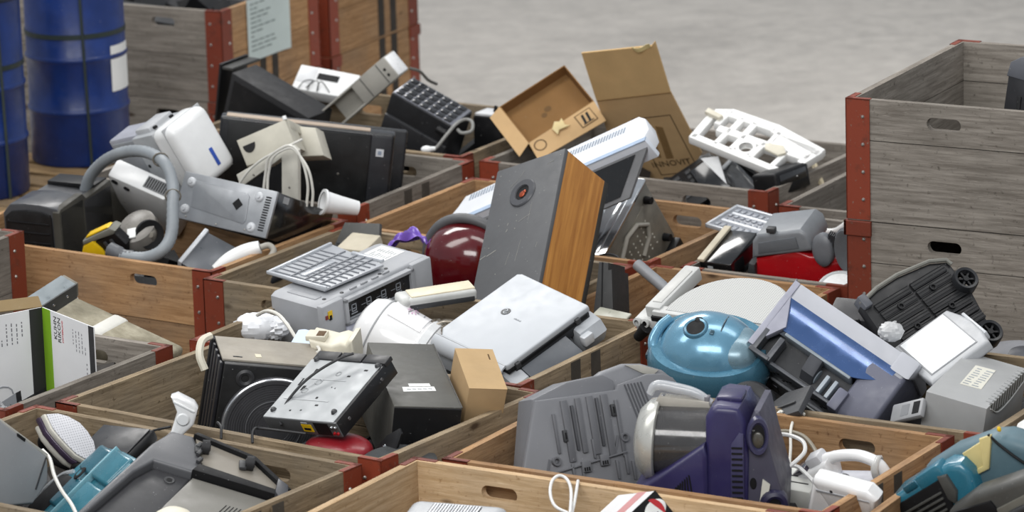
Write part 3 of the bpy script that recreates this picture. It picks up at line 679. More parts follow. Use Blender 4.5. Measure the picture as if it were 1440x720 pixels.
T, d = pose('charcoal_case'); t = thing('charcoal_case', 'charcoal curved-top case with a dark louvred front, left edge', 'appliance', T)
w, b, h = d
MB().prism([(0, -.08), (b * 1.40, -.10), (b * 1.36, .02), (b, h), (.19, h * .93), (.165, h + .010), (.012, h), (0, h - .012)], w - .03, w, 'x', .004).build('side_panel', P('charcoal_side', '#45433d', .6, grain=.1), t)
mbx = MB()
prof = [(0, h - .03), (.03, h + .004), (.09, h + .012), (.15, h + .011), (w - .012, h), (w, h - .012), (w, -.1), (0, -.1)]
mbx.prism(prof, .004, .17, 'y', .006); mbx.prism([(0, h - .03), (.02, h - .01), (w, h - .02), (w, -.1), (0, -.1)], .17, b, 'y', .003)
mbx.build('hood', P('charcoal_hood', '#46474a', .34, coat=.15), t)
MB().prism([(.012, h - .04), (.04, h - .018), (.10, h - .010), (.16, h - .012), (.195, h - .022), (.2, h - .035), (.2, -.09), (.012, -.09)], -.004, .005, 'y', .003).build('front_grille', P('grille_black', '#141416', .45), t)
for i in range(6): MB().box((.02, -.008, h - .06 - i * .036), (.192, -.002, h - .054 - i * .036), .002).build('louvre', blk, t)
MB().box((.02, b - .08, h - .012), (w - .02, b + .01, h + .004), .003).build('rear_tray', blk, t)

T, d = pose('yellow_tool'); t = thing('handheld_vacuum', 'yellow and dark grey handheld tool lying on the left crate rim', 'vacuum cleaner', T)
MB().prism([(.0, -.02), (.015, .035), (.05, .065), (.10, .07), (.115, .03), (.105, -.03)], .02, .085, 'y', .010).build('head_shell', yel, t)
MB().prism([(.05, .068), (.06, .082), (.20, .088), (.215, .072), (.20, .062)], .025, .08, 'y', .006).build('top_cover', P('tool_grey', '#77776f', .5), t)
MB().prism([(.07, .0835), (.19, .0895), (.18, .094), (.08, .09)], .035, .07, 'y', .002).build('yellow_stripe', yel, t)
MB().prism([(.10, .06), (.20, .064), (.215, .01), (.19, -.02), (.12, -.01)], .03, .075, 'y', .006).build('motor_body', blk, t)
for x in (.135, .165): MB().box((x, .024, .02), (x + .015, .03, .05), .003).build('catch', dkg, t)
MB().cyl((.16, .03, -.02), (.235, .03, -.055), .018, .014).build('nozzle', P('hose_end', '#55585d', .45), t)

T, d = pose('dust_bin'); t = thing('dust_container', 'hazy grey clear dust container with a paper label beside the yellow tool', 'container', T)
MB().lathe([(0, 0), (.05, 0), (.062, .02), (.07, .07), (.066, .095), (.045, .105), (0, .106)], (.065, .065, 0), n=28, sx=1.0, sy=1.15).build('shell', P('hazy_plastic', '#8e8a84', .3, alpha=.8), t)
MB().box((.05, .0, .102), (.082, .045, .108), .001, (0, 0, 20)).build('label', paper, t)
MB().lathe([(0, .006), (.010, .005), (.014, 0), (.022, -.004), (.026, -.012)], (.125, .04, .085), (.7, -.5, .5), 20).build('filter_cap', P('cap_dull', '#a9a49a', .35, metal=.4), t)
MB().lathe([(.028, 0), (.05, .004), (.052, -.01), (.03, -.014)], (.12, .045, .08), (.7, -.5, .5), 20).build('filter_ring', ink, t)

T, d = pose('small_grey_case'); t = thing('small_metal_case', 'small dark grey metal case tilted at the front of the left crate', 'case', T)
MB().box((.012, 0, 0), d, .002).build('cover', P('slate_metal', '#56595e', .35, metal=.4), t)
MB().box((-.004, -.002, -.004), (.014, d[1] + .01, d[2] + .006), .006).build('side_rail', sil, t)
MB().box((.02, -.004, .008), (d[0] - .01, .004, d[2] - .01), .001).build('opening', ink, t)

hd = thing('hair_dryer', 'white hair dryer lying at the red corner of the left crate', 'hair dryer', Matrix.Identity(4))
MB().tube(smooth_path(PATH['hair'], 6), [.016] + [.016 + .014 * math.sin(i / 18 * PI * .8) for i in range(1, 19)], 18).build('barrel', wht, hd)
MB().tube(smooth_path(PATH['hair_h'], 5), .011, 10).build('handle', P('handle_grey', '#a09c93', .5), hd)

# white device on its back
T, d = pose('white_device'); t = thing('white_printer', 'white rounded machine on its back with a blue slot and exposed grey mechanism', 'printer', T)
a, b, h = d
mb = MB(); mb.box((a - .135, 0, 0), (a, b, h), .034, seg=4); mb.build('white_shell', wht, t)
mb = MB(); mb.box((a - .008, -.004, -.004), (a + .006, b + .004, h + .004), .004); 
MB().box((a - .045, -.0015, -.0015), (a - .041, b + .0015, h + .0015), .030, seg=4).build('shell_seam', P('seam_grey', '#a9abad', .5), t)
MB().box((a, .105, .04), (a + .003, .12, .11), .001).build('blue_slot', P('slot_blue', '#2b4fa8', .3), t)
MB().box((.16, .012, .0), (a - .13, b - .012, h - .01), .006).build('chassis', P('chassis_grey', '#a7aaad', .5), t)
MB().box((.02, .02, .08), (.18, b - .02, h - .02), .006).build('mechanism', P('mech_grey', '#86898d', .5), t)
MB().box((.0, .03, h - .045), (.17, b - .05, h - .005), .008).build('roller_cover', P('mech_lilac', '#a3a5b0', .4), t)
MB().box((.16, .04, h - .03), (.25, b - .03, h + .008), .008).build('bracket', P('bracket_grey', '#b4b6b9', .45), t)
MB().box((.04, .0, .03), (.12, .06, .1), .004).build('side_bracket', P('bracket_grey', '#b4b6b9', .45), t)
for x, z in ((.2, .2), (.24, .17), (.25, .1), (.22, .06), (.18, .13)): MB().lathe([(0, .002), (.006, .002), (.007, 0)], (x, .011, z), (0, -1, 0), 10).build('hole', ink, t)
for x, y in ((.26, .05), (.22, .12), (.28, .12)): MB().box((x, y, h - .006), (x + .014, y + .012, h + .004)).build('clip', ink, t, 0)

T, d = pose('scanner_arm'); t = thing('beige_housing', 'beige plastic housing with a dark half-round opening, behind the cable loops', 'housing', T)
MB().prism([(0, .12), (.2, .122), (.21, .01), (.1, .0), (.01, .012)], 0, .1, 'y', .012).build('shell', P('housing_beige', '#bdb9ab', .5), t)
MB().prism([(.02 + .024 - .024 * math.cos(q * PI / 8), .085 - .032 * math.sin(q * PI / 8)) for q in range(9)], -.003, .002, 'y').build('opening', ink, t, 0)
MB().box((.18, .02, .085), (.205, .26, .125), .006).build('rear_arm', P('housing_beige', '#bdb9ab', .5), t)
MB().cyl((.196, .01, .12), (.196, .01, .134), .008).build('peg', wht, t)
MB().prism([(.15, .02), (.26, -.02), (.26, .09), (.2, .12)], .12, .2, 'y', .006).build('end_wing', P('housing_beige2', '#c9c5b7', .5), t)

T, d = pose('bracket'); t = thing('white_bracket', 'white flat steel post and arm in front of the black television', 'bracket', T)
MB().prism([(.133, .204), (.125, .03), (.19, .03), (.199, .235), (.175, .251), (.141, .243), (-.05, .130), (-.035, .085)], 0, .026, 'y', .004).build('frame', P('bracket_white', '#d4d1c6', .45), t)
MB().prism([(.131, .19), (.125, .03), (.03, .03), (-.03, .088)], .004, .012, 'y').build('dark_web', ink, t, 0)
for x, z in ((.02, .135), (.16, .1)): MB().lathe([(0, .003), (.004, .002), (.005, 0)], (x, 0, z), (0, -1, 0), 8).build('screw', M['zinc'], t)
cable('white_cable', 'white cable draped along the bracket arm to the left', 'cable_p1', .0045, wcable)
cable('white_cable', 'inner white cable loop hung over the bracket post', 'cable_p2', .0048, wcable)
cable('white_cable', 'outer white cable loop hung over the bracket post', 'cable_p3', .0048, wcable)
b_ = thing('white_bowl', 'white plastic cup lying by the red corner behind the tower', 'cup', place(pt('bowl'), -35, 70, -35))
MB().lathe([(0, -.09), (.026, -.088), (.033, -.02), (.040, .03), (.042, .04), (.036, .04), (.03, -.02), (0, -.03)], n=28).build('cup', wht, b_)
MB().lathe([(.036, .036), (.046, .036), (.046, .044), (.036, .044)], n=28).build('rim', wht, b_)

# black televisions
for key, nm, lab in (('flat_tv', 'flat_television', 'black flat television with a small square sticker at its right edge'), ('flat_tv2', 'flat_television', 'second black television screen, rounded corner, behind the stickered one')):
    T, d = pose(key); t = thing(nm, lab, 'television', T); a, b, h = d
    MB().box((0, .0, -.05), (a, b, h), .010, seg=3).build('back_shell', P('tv_black', '#202124', .32, coat=.15), t)
    if key == 'flat_tv':
        MB().box((.03, -.003, -.04), (a - .085, .003, h - .012), .002).build('screen', P('tv_panel', '#1b1c1d', .45, dirt=.4), t)
        MB().box((a - .082, -.004, -.04), (a - .008, .004, h - .01), .003).build('speaker_panel', P('tv_side', '#2c2d31', .4), t)
        MB().box((.02, .012, h - .002), (a - .09, b - .012, h + .004), .002).build('top_trim', P('tv_trim', '#b09e8c', .5), t)
        MB().box((a - .062, -.0055, h - .085), (a - .034, -.004, h - .057)).build('sticker', P('sticker', '#d4d6da', .5), t, 0)
        MB().box((a - .055, -.0065, h - .078), (a - .042, -.0055, h - .064)).build('sticker_print', P('sticker_ink', '#8b97a8', .5), t, 0)
        for x, z in ((.37, .17), (.44, .1)): MB().lathe([(0, .003), (.004, .002), (.005, 0)], (x, -.003, z), (0, -1, 0), 8).build('screw', M['zinc'], t)
    else:
        MB().box((.02, -.002, -.03), (a - .05, .003, h - .02), .002).build('screen', P('tv_panel', '#1b1c1d', .45, dirt=.4), t)
wt = thing('wire_tangle', 'tangle of thin grey wires in front of the television left end', 'wires', Matrix.Translation(pt('crt_stuff') + Vector((0, 0, -.12))))
random.seed(5)
for i in range(6):
    q = [Vector((random.uniform(-.05, .13), random.uniform(-.03, .03), random.uniform(-.03, .02))) for _ in range(5)]
    MB().tube(smooth_path(q, 5), .003, 5).build('wire', gcable, wt)

# ------------------------------------------------------------------ back row: wedge box, phone, glossy machine
T, d = pose('wedge_box'); t = thing('black_wedge_case', 'long black case sloping down behind the televisions', 'case', T); a, b, h = d
MB().box((0, 0, -.02), (a, b, h), .004).build('body', P('case_black', '#1f1f21', .6, grain=.2), t)
MB().box((.02, -.002, -.01), (a - .02, .001, h - .025), .001).build('front_panel', ink, t, 0)
fp = thing('black_flap', 'thin black flap standing up at the left end of the long black case', 'panel', T @ Matrix.Translation((-.075, .03, 0)))
MB().box((0, 0, -.02), (.012, b + .02, h - .01), .003, (0, -8, 0)).build('flap', blk, fp); MB().box((.0, .0, h - .02), (.055, b + .02, h - .008), .003, (0, -20, 0)).build('flap_lip', P('flap_grey', '#3a3a38', .5), fp)

T, d = pose('white_phone'); t = thing('white_office_phone', 'white desk unit with a black display strip, in front of the tan crate end', 'phone', T); a, b, h = d
MB().box((0, 0, 0), (a, b, h), .006).build('housing', wht, t)
MB().box((.085, b * .52, h - .002), (.175, b * .78, h + .002), .001).build('display', ink, t, 0)
MB().box((.005, b * .3, h - .002), (.08, b * .95, h + .0015), .002).build('left_panel', P('off_white', '#d8d9db', .4), t)
random.seed(2)
for i in range(3): MB().tube(smooth_path([(.03 + i * .04, .0, h + .005), (.05 + i * .03, .03, h + .02), (.08 + i * .02, .045, h + .012), (.06 + i * .05, .01, h + .004)], 5), .0022, 5).build('wire', bcable, t)

T, d = pose('grey_case'); t = thing('grey_metal_case', 'grey beige open metal case with a bright white end, tilted up at the back', 'case', T); a, b, h = d
MB().box((0, b * .5, 0), (a, b, h), .003).build('shell', P('case_greybeige', '#b3b0a8', .45, metal=.15), t)
MB().box((.13, 0, .0), (a, b * .55, h), .003).build('front_block', P('case_greybeige', '#b3b0a8', .45, metal=.15), t)
for z in (0, h - .008): MB().box((-.06, 0, z), (.15, b * .6, z + .008), .002).build('flange', P('case_greybeige', '#b3b0a8', .45, metal=.15), t)
MB().box((a - .002, .004, .004), (a + .004, b - .004, h - .004), .002).build('end_cap', P('bright_white', '#f2f3f4', .25), t)
for z in (.03, .055): MB().lathe([(0, .002), (.006, .001), (.007, -.002)], (a - .03, 0, z), (0, -1, 0), 10).build('socket', ink, t)
MB().box((a - .14, -.002, .004), (a - .137, .001, h - .004)).build('seam', dkg, t, 0); MB().box((a - .05, -.002, .004), (a - .047, .001, h - .004)).build('seam', dkg, t, 0)

T, d = pose('glossy_printer'); t = thing('glossy_black_machine', 'black machine with a grid of shiny square keys on top, beside the grey case', 'machine', T); a, b, h = d
MB().box((0, 0, -.05), (a, b, h - .004), .006).build('body', P('machine_black', '#222326', .38, grain=.1), t)
MB().box((.0, -.012, .0), (a, .02, h * .55), .010).build('front_lip', P('machine_lip', '#2d2e31', .33), t)
MB().box((.006, .006, h - .006), (a - .006, b - .004, h), .001).build('top_frame', P('machine_frame', '#8d8f97', .2, metal=.4), t)
gk = P('gloss_key', '#1a1a1d', .12, coat=.9)
for i in range(7):
    for j in range(4): MB().box((.012 + i * .0365, .010 + j * .0355, h - .002), (.043 + i * .0365, .040 + j * .0355, h + .005), .003).build('key', gk, t)
MB().cyl((a - .05, -.02, h - .03), (a - .01, -.02, h - .03), .014).build('knob', blk, t)
cb = thing('grey_power_lead', 'grey power lead with a white plug hanging over the crate rim', 'cable', Matrix.Identity(4))
MB().tube(smooth_path(PATH['cable_q'], 5), .0065, 8).build('lead', gcable, cb)
p0 = Vector(PATH['cable_q'][0]); MB().ell(p0, (.022, .014, .014)).build('plug', P('bright_white', '#f2f3f4', .25), cb); MB().cyl(p0, Vector(PATH['cable_q'][1]), .012, .008).build('strain_relief', wht, cb)
cable('grey_cable', 'dark grey cable looping right from the white-ended metal case', 'cable_q3', .006, P('cable_dark', '#5c5a55', .5))
T, d = pose('q_black'); t = thing('small_black_speaker', 'small black box with a pale top, left of the open carton', 'speaker', T)
MB().box((0, 0, -.06), (d[0], d[1], d[2]), .005).build('body', blk, t); MB().box((.005, .005, d[2]), (.085, d[1] - .02, d[2] + .012), .004).build('top_panel', P('off_white', '#d8d9db', .4), t); MB().cyl((.07, .05, d[2]), (.075, .05, d[2] + .035), .010, .006).build('knob', ink, t)

# ------------------------------------------------------------------ cartons and white frame
T, d = pose('carton_open'); t = thing('open_carton', 'open brown cardboard box tipped towards the camera, dark inside', 'box', T); a, b, h = d; b = .06; w_ = .004
MB().box((0, b - w_, 0), (a, b, h), 0).build('bottom', card_shade, t, 0)
MB().box((0, 0, 0), (w_, b, h)).build('side', card_shade, t, 0); MB().box((a - w_, 0, 0), (a, b, h)).build('side', card_shade, t, 0)
MB().box((0, 0, 0), (a, b, w_)).build('side', card_shade, t, 0); MB().box((0, 0, h - w_), (a, b, h)).build('side', card_shade, t, 0)
MB().prism([(0, .0), (-.060, -.028), (-.055, h - .018), (0, h)], 0, w_, 'y').build('flap', card, t, 0)
lf = MB().prism([(0, 0), (a, 0), (a - .012, -.10), (-.012, -.085)], 0, w_, 'y').build('flap', card, t, 0)
MB().box((.195, -.001, -.075), (.265, 0, -.012)).build('print_frame', P('print_brown', '#5b4326', .8, dirt=.1), lf, 0)
MB().box((.199, -.0018, -.071), (.261, -.0008, -.016)).build('print_ground', card, lf, 0)
for x in (.212, .232): MB().prism([(x, -.062), (x + .010, -.062), (x + .016, -.024), (x + .006, -.024)], -.0026, -.0016, 'y').build('print_arrow', ink, lf, 0)
MB().box((.208, -.0026, -.067), (.252, -.0016, -.063)).build('print_bar', ink, lf, 0)
MB().lathe([(.020, 0), (.0225, .0008), (.025, 0)], (.03, -.0005, -.035), (0, -1, 0), 24).build('print_ring', P('print_brown', '#5b4326', .8, dirt=.1), lf)
for x, z, r in ((.15, .115, .012), (.125, .10, .010)): MB().lathe([(0, .0008), (r, .0008), (r, 0)], (x, b - w_, z), (0, -1, 0), 14, sx=1.2).build('print_spot', P('print_dark', '#6f5434', .9, dirt=.1), t)
tp = MB().prism([(.10, -.01), (.125, .012), (.14, .0), (.155, .008), (.15, -.025), (.165, -.04), (.12, -.03), (.105, -.045)], -.012, -.006, 'y', .002).build('torn_tape', P('tape_yellow', '#d8c48e', .4), t)

T, d = pose('carton_flat'); t = thing('tall_carton', 'tall flattened brown carton with black lettering standing at the back', 'box', T)
MB().prism([(0, .316), (.307, .317), (.306, 0), (.162, -.158), (.057, -.194), (-.08, -.153), (-.06, -.1)], 0, .006, 'y').build('lower_panel', card, t, 0)
MB().prism([(.04, .558), (.325, .552), (.348, .571), (.307, .3185), (0, .3175), (.02, .44)], -.001, .005, 'y').build('upper_flap', P('cardboard_pale', '#d3b17f', .85, dirt=.1, spec=.2), t, 0)
MB().box((.002, -.002, .315), (.306, .0, .3185)).build('fold_line', P('fold', '#8a6a40', .9), t, 0)
pr = P('carton_print', '#4a3820', .8, dirt=.1)
for lo, hi in (((.10, .205), (.26, .208)), ((.10, -.09), (.103, .205)), ((.257, -.09), (.26, .205)), ((.10, -.09), (.26, -.087))): MB().box((lo[0], -.001, lo[1]), (hi[0], .0002, hi[1])).build('print_line', pr, t, 0)
MB().prism([(.155, -.01), (.185, -.01), (.205, .15), (.178, .16)], -.001, 0, 'y').build('print_block', P('print_mid', '#8b6c42', .8), t, 0)
MB().prism([(.123, .0), (.138, .0), (.15, .13), (.135, .13)], -.001, 0, 'y').build('print_block', P('print_mid', '#8b6c42', .8), t, 0)
text('lettering', 'INNOVIT', .040, pr, t, (.165, -.0008, -.035), (1, 0, .03), (0, 0, 1))
MB().sheet(lambda u, v: Vector((.255 + .07 * u, -.008 - .008 * math.sin(u * 6), .55 + .018 * v - .03 * u * (1 - u))), 8, 2, .002).build('loose_tape', P('tape_yellow', '#d8c48e', .4), t)

T, d = pose('white_frame'); t = thing('white_slotted_frame', 'white moulded frame with square and round openings, leaning at the back right', 'frame', T); a, b, h = d
bm_w = MB(); th = .035
def bar(p, q, w, z0=None, z1=None):
    p = Vector((p[0], p[1], 0)); q = Vector((q[0], q[1], 0)); n_ = (q - p).normalized(); m_ = Vector((-n_.y, n_.x, 0)) * w / 2
    bm_w.prism([(v.x, v.y) for v in (p - m_, q - m_, q + m_, p + m_)], h - th if z0 is None else z0, h if z1 is None else z1, 'z', .004)
bar((0, .012), (.455, .004), .030); bar((.01, .0), (.0, .17), .03); bar((.0, .165), (.06, .20), .03); bar((.05, .19), (.25, .20), .045); bar((.24, .198), (.46, .165), .05)
bar((.45, .175), (.425, .08), .03); bar((.06, .095), (.44, .115), .034)
for x in (.10, .165, .25, .345): bar((x, .01), (x + .005, .115), .022)
for x in (.045, .11, .165, .27): bar((x, .11), (x, .19), .026)
bar((.27, .15), (.44, .15), .06)
bm_w.build('moulding', P('frame_white', '#f3f3f1', .4, dirt=.04), t)
MB().lathe([(.026, 0), (.038, 0), (.038, .03), (.026, .03)], (.208, .055, h - .032), n=24).build('round_collar', P('frame_white', '#f3f3f1', .4, dirt=.04), t)
MB().prism([(-.02, .13), (.045, .125), (.05, .145), (-.02, .155)], h + .0, h + .018, 'z', .003).build('yellowed_clip', crm, t)
MB().prism([(.265, .10), (.33, .12), (.36, .09), (.34, .065), (.28, .07)], h, h + .012, 'z', .004).build('raised_boss', crm, t)
MB().tube(smooth_path(PATH['strap_j'], 5), .012, 6).build('torn_strap', P('strap_cream', '#cfc2a4', .6), None).parent = None
tag(bpy.data.objects['torn_strap'], 'torn cream strap hanging down the right end of the white slotted frame', 'strap')

T, d = pose('black_deck'); t = thing('black_control_panel', 'black control panel with small buttons at the foot of the tall carton', 'panel', T); a, b, h = d
MB().box((0, 0, -.05), (a, b, h), .005).build('body', blk, t)
for i in range(5):
    for j in range(2): MB().box((.02 + i * .026, .03 + j * .05, h), (.038 + i * .026, .055 + j * .05, h + .003), .001).build('button', dkg, t)
MB().box((.02, .006, h - .003), (a - .02, .016, h + .002)).build('silver_strip', sil, t, 0)
T, d = pose('jprinter'); a, b, h = d
t = thing('glossy_black_printer', 'glossy black printer with a bright white side panel under the white frame', 'printer', T)
MB().box((0, 0, -.10), (a, b, h), .010, seg=3).build('body', P('piano_black', '#111113', .15, coat=.8), t)
MB().prism(JW, h, h + .004, 'z').build('white_panel', P('bright_white', '#f2f3f4', .25), t, 0)
MB().lathe([(0, .004), (.006, .003), (.007, 0)], (.02, b * .8, h), n=12).build('power_button', sil, t)
T, d = pose('smoky'); a, b, h = d
t = thing('smoky_cover', 'dark translucent cover leaning under the white slotted frame', 'cover', T)
MB().sheet(lambda u, v: Vector((a * u, b * v, h + .012 * math.sin(v * 9 + u * 4))), 12, 10, .003).build('sheet', P('smoke_sheet', '#56585b', .2, coat=.5), t)
MB().box((0, b - .01, h - .01), (a, b + .006, h + .014), .002).build('edge_rail', blk, t); MB().box((-.008, 0, h - .01), (.006, b, h + .014), .002).build('edge_rail', sil, t)
T, d = pose('junit'); a, b, h = d
t = thing('black_flat_unit', 'black flat unit poking out below the right end of the white slotted frame', 'unit', T)
MB().box((0, 0, -.03), (a, b + .05, h), .010, seg=3).build('body', blk, t)
MB().box((.02, -.003, .008), (a - .02, .003, h - .012), .002).build('front_panel', P('piano_black', '#111113', .15, coat=.8), t)

# ------------------------------------------------------------------ oven, white monitor
T, d = pose('white_monitor'); t = thing('white_flat_monitor', 'wide white monitor lying on its edge behind the tall wooden speaker', 'monitor', T); L = .86; a, b, h = d
MB().prism([(-.015, .0), (-.02, .03), (.01, .075), (.03, .125), (.80, .15), (.835, .12), (.87, .045), (.86, .0)], 0, h, 'z', .006).build('back_shell', P('monitor_white', '#e6e9ee', .4, dirt=.06), t)
MB().box((-.015, -.022, -.012), (.875, .0, h + .004), .004).build('front_bezel', P('monitor_bezel', '#dfe5ee', .35, dirt=.06), t)
MB().box((-.015, -.024, h + .001), (.875, -.004, h + .0045)).build('blue_edge', P('edge_blue', '#a9bcd4', .4), t, 0)
dw = Vector(SCREEN_DOWN)
mb = MB(); mb.sheet(lambda u, v: Vector((-.01 + .875 * u, -.016, h * .5)) + dw * v, 1, 1, .012); mb.build('screen_bezel', P('bezel_grey', '#77787a', .4), t, 0)
nn = Vector((1, 0, 0)).cross(dw).normalized(); nn = -nn if (T.to_3x3() @ nn).y > 0 else nn
mb = MB(); mb.sheet(lambda u, v: Vector((.01 + .81 * u, -.016, h * .5)) + dw * (.06 + .84 * v) + nn * .0135, 1, 1, .002); mb.build('screen', P('screen_black', '#121213', .2, coat=.4), t, 0)
grille(t, 'vent_slots', P('vent_blue', '#8f9aa8', .5), 56, lambda mb, i: mb.box((.06 + i * .0125, .085, h - .001), (.066 + i * .0125, .115, h + .0015)))

T, d = pose('oven'); t = thing('chrome_oven', 'metal oven with a chrome frame and grey back plate, right of the tall speaker', 'oven', T); a, b, h = d
MB().box((0, .0, 0), (a, b, h), .003).build('body', P('oven_grey', '#8f8c83', .45, metal=.5, dirt=.3), t)
MB().box((a - .002, .05, .03), (a + .003, b - .01, h - .01), .001).build('back_plate', P('oven_plate', '#8b877c', .5, metal=.4, dirt=.35), t)
MB().box((-.02, -.014, -.01), (a + .004, .002, h + .004), .004).build('front_frame', chrome, t)
for x in (.03, .10, .165): MB().box((x, -.020, .0), (x + .026, -.012, h - .02), .004).build('chrome_rib', chrome, t)
MB().tube(smooth_path([(.16, -.02, h - .03), (.10, -.055, h - .04), (.07, -.055, .18), (.10, -.05, .06), (.13, -.02, .05)], 6), .010, 10).build('door_handle', chrome, t)
MB().tube([(a + .006, .10, .01), (a + .01, .045, .12), (a + .01, .06, .19), (a + .012, .11, .235), (a + .01, .15, .215), (a + .006, .18, .15)], .008, 8).build('cable_arc', P('arc_grey', '#a8a49a', .45), t)
for y, z in ((.045, .29), (.235, .282)): MB().lathe([(0, .026), (.013, .026), (.015, 0)], (a + .003, y, z), (1, 0, 0), 16).build('rubber_foot', ink, t)
random.seed(9)
grille(t, 'vent_holes', P('hole_light', '#cfccc0', .5), 36, lambda mb, i: mb.lathe([(0, .001), (.0035, .001), (.004, 0)], (a + .003, .10 + .022 * (i % 6) + random.uniform(-.004, .004), .07 + .034 * (i // 6)), (1, 0, 0), 6))
MB().box((a - .01, b - .005, .18), (a + .03, b + .03, h - .01), .004).build('black_corner', blk, t)
cable('thin_cable', 'thin dark cable resting over the rim below the oven', 'cable_oven', .004, bcable)

# ------------------------------------------------------------------ tall speaker and the crate under it
T, d = pose('speaker'); t = thing('wooden_speaker', 'tall loudspeaker with wood veneer side, scratched grey baffle and round port', 'speaker', T); a, b, h = d
MB().box((0, .016, 0), (a, b - .02, h), .001).build('cabinet', veneer('veneer'), t, 0)
MB().box((-.001, 0, -.001), (a + .001, .018, h + .001), .003).build('baffle', P('baffle_grey', '#57585a', .55, dirt=.12), t)
MB().box((-.001, b - .022, -.001), (a + .001, b, h + .001), .003).build('back_panel', P('back_black', '#27241f', .6), t)
pr_ = MB().lathe([(.028, .001), (.030, .006), (.050, .006), (.054, .002), (.054, -.001)], (.140, 0, .538), (0, -1, 0), 36).build('port_ring', P('port_grey', '#4a4b4f', .4), t)
MB().lathe([(0, .0015), (.029, .0015)], (.140, 0, .538), (0, -1, 0), 32).build('port_hole', ink, t)
random.seed(4)
cu = MB(); cu.ell((.140, -.003, .532), (.012, .003, .012)); cu.ell((.148, -.003, .540), (.008, .003, .007)); cu.build('copper_coil', P('copper', '#a1492c', .35, metal=.5), t)
sc = MB(); rs = random.Random(11)
for x, z, ang, L, w in ((.17, .43, 22, .05, .0012), (.05, .325, 20, .04, .0024), (.015, .318, 20, .025, .0024), (.17, .30, 84, .08, .0008), (.13, .28, 80, .05, .0007), (.19, .45, 88, .07, .0006), (.10, .40, 60, .010, .002), (.10, .425, 70, .009, .002), (.25, .30, 80, .02, .0007), (.12, .62, 55, .03, .0008), (.09, .59, 40, .04, .0008), (.24, .63, 12, .03, .0008)):
    sc.box((x - L / 2, -.0007, z - w / 2), (x + L / 2, -.0001, z + w / 2), 0, (0, -ang, 0))
for i in range(22):
    x, z, r_ = rs.uniform(.01, .28), rs.uniform(.2, .65), rs.uniform(.0006, .0018); sc.box((x - r_, -.0007, z - r_), (x + r_, -.0001, z + r_))
q = sc.build('scratches', P('scratch_white', '#989690', .7, dirt=0), t, 0); q['kind'] = 'stuff'

T, d = pose('red_vac'); t = thing('red_dome_vacuum', 'dark red domed vacuum with a grey rim left of the wooden speaker', 'vacuum cleaner', T)
MB().ell((.2, .12, .14), (.155, .13, .165), 36, 18, 2.3).build('dome', red, t)
MB().tube([Vector((.2 + .168 * math.cos(a_), .15, .14 + .178 * math.sin(a_))) for a_ in [q * PI / 24 for q in range(25)]], .018, 10).build('rim', P('rim_grey', '#5f6062', .45), t)
MB().lathe([(0, .003), (.05, .0), (.06, -.02)], (.19, .0, .12), (0, -1, .3), 24).build('dark_window', P('window_dark', '#1d0b0d', .15, coat=.6), t)
t = thing('purple_bag', 'crumpled purple plastic bag behind the grey printer', 'bag', Matrix.Translation(pt('purple')) @ Matrix.Scale(1.35, 4))
MB().sheet(lambda u, v: Vector((.065 * math.cos(v * PI) * (1 - .25 * u) + .02, .05 * (u - .5) + .012 * math.sin(v * 17), .055 * math.sin(v * PI) * (1 + .2 * math.sin(9 * u)) + .007 * math.sin(u * 13 + v * 21) - .035)), 22, 40, .001).build('film', P('purple_film', '#7d5cc0', .22, coat=.5), t)
T, d = pose('beige_box'); t = thing('beige_box', 'beige box behind the grey printer, under a dark board', 'box', T)
MB().box((0, 0, -.05), d, .006, taper=.9).build('case', bge, t); MB().lathe([(0, .002), (.004, .002), (.004, 0)], (.03, .0, .04), (0, -1, 0), 8).build('screw', dkg, t)
T, d = pose('board'); t = thing('dark_board', 'dark grey board lying along the crate rim behind the beige box', 'board', T)
MB().prism([(0, .0), (d[0], .0), (d[0] - .02, d[1]), (.02, d[1] - .01)], 0, d[2], 'z', .003).build('plate', P('board_dark', '#4a4a48', .5), t); MB().box((.01, .01, d[2]), (d[0] - .02, .018, d[2] + .006), .001).build('rib', dkg, t)
tag(MB().tube(smooth_path(PATH['tube_n'], 4), .022, 12).build('black_tube', P('tube_black', '#2c2d30', .35), None), 'black tube sticking out left of the grey printer', 'tube')

T, d = pose('stand'); t = thing('black_panel_unit', 'black folded plastic unit standing between the speaker and the grey hose', 'unit', T); a, b, h = d
MB().prism([(0, h), (.035, h), (.038, h - .022), (.05, h - .02), (a + .005, -.10), (a - .09, -.10)], 0, b, 'y', .004).build('body', P('unit_black', '#2b2b2b', .55), t)
MB().prism([(.012, h), (.016, h), (a - .045, -.08), (a - .05, -.08)], -.002, .001, 'y').build('seam', ink, t, 0)

hz = thing('grey_vacuum_tube', 'grey vacuum wand poking over the rim behind the white fan housing', 'tube', Matrix.Identity(4))
hp = smooth_path(PATH['grey_hose_l'], 6); MB().tube(hp, .019, 14).build('wand', P('wand_grey', '#84878b', .38), hz); MB().lathe([(0, 0), (.021, 0), (.021, .012), (0, .012)], hp[-5], (hp[-1] - hp[-5]).normalized(), 16).build('collar', P('wand_dark', '#6d7075', .4), hz)

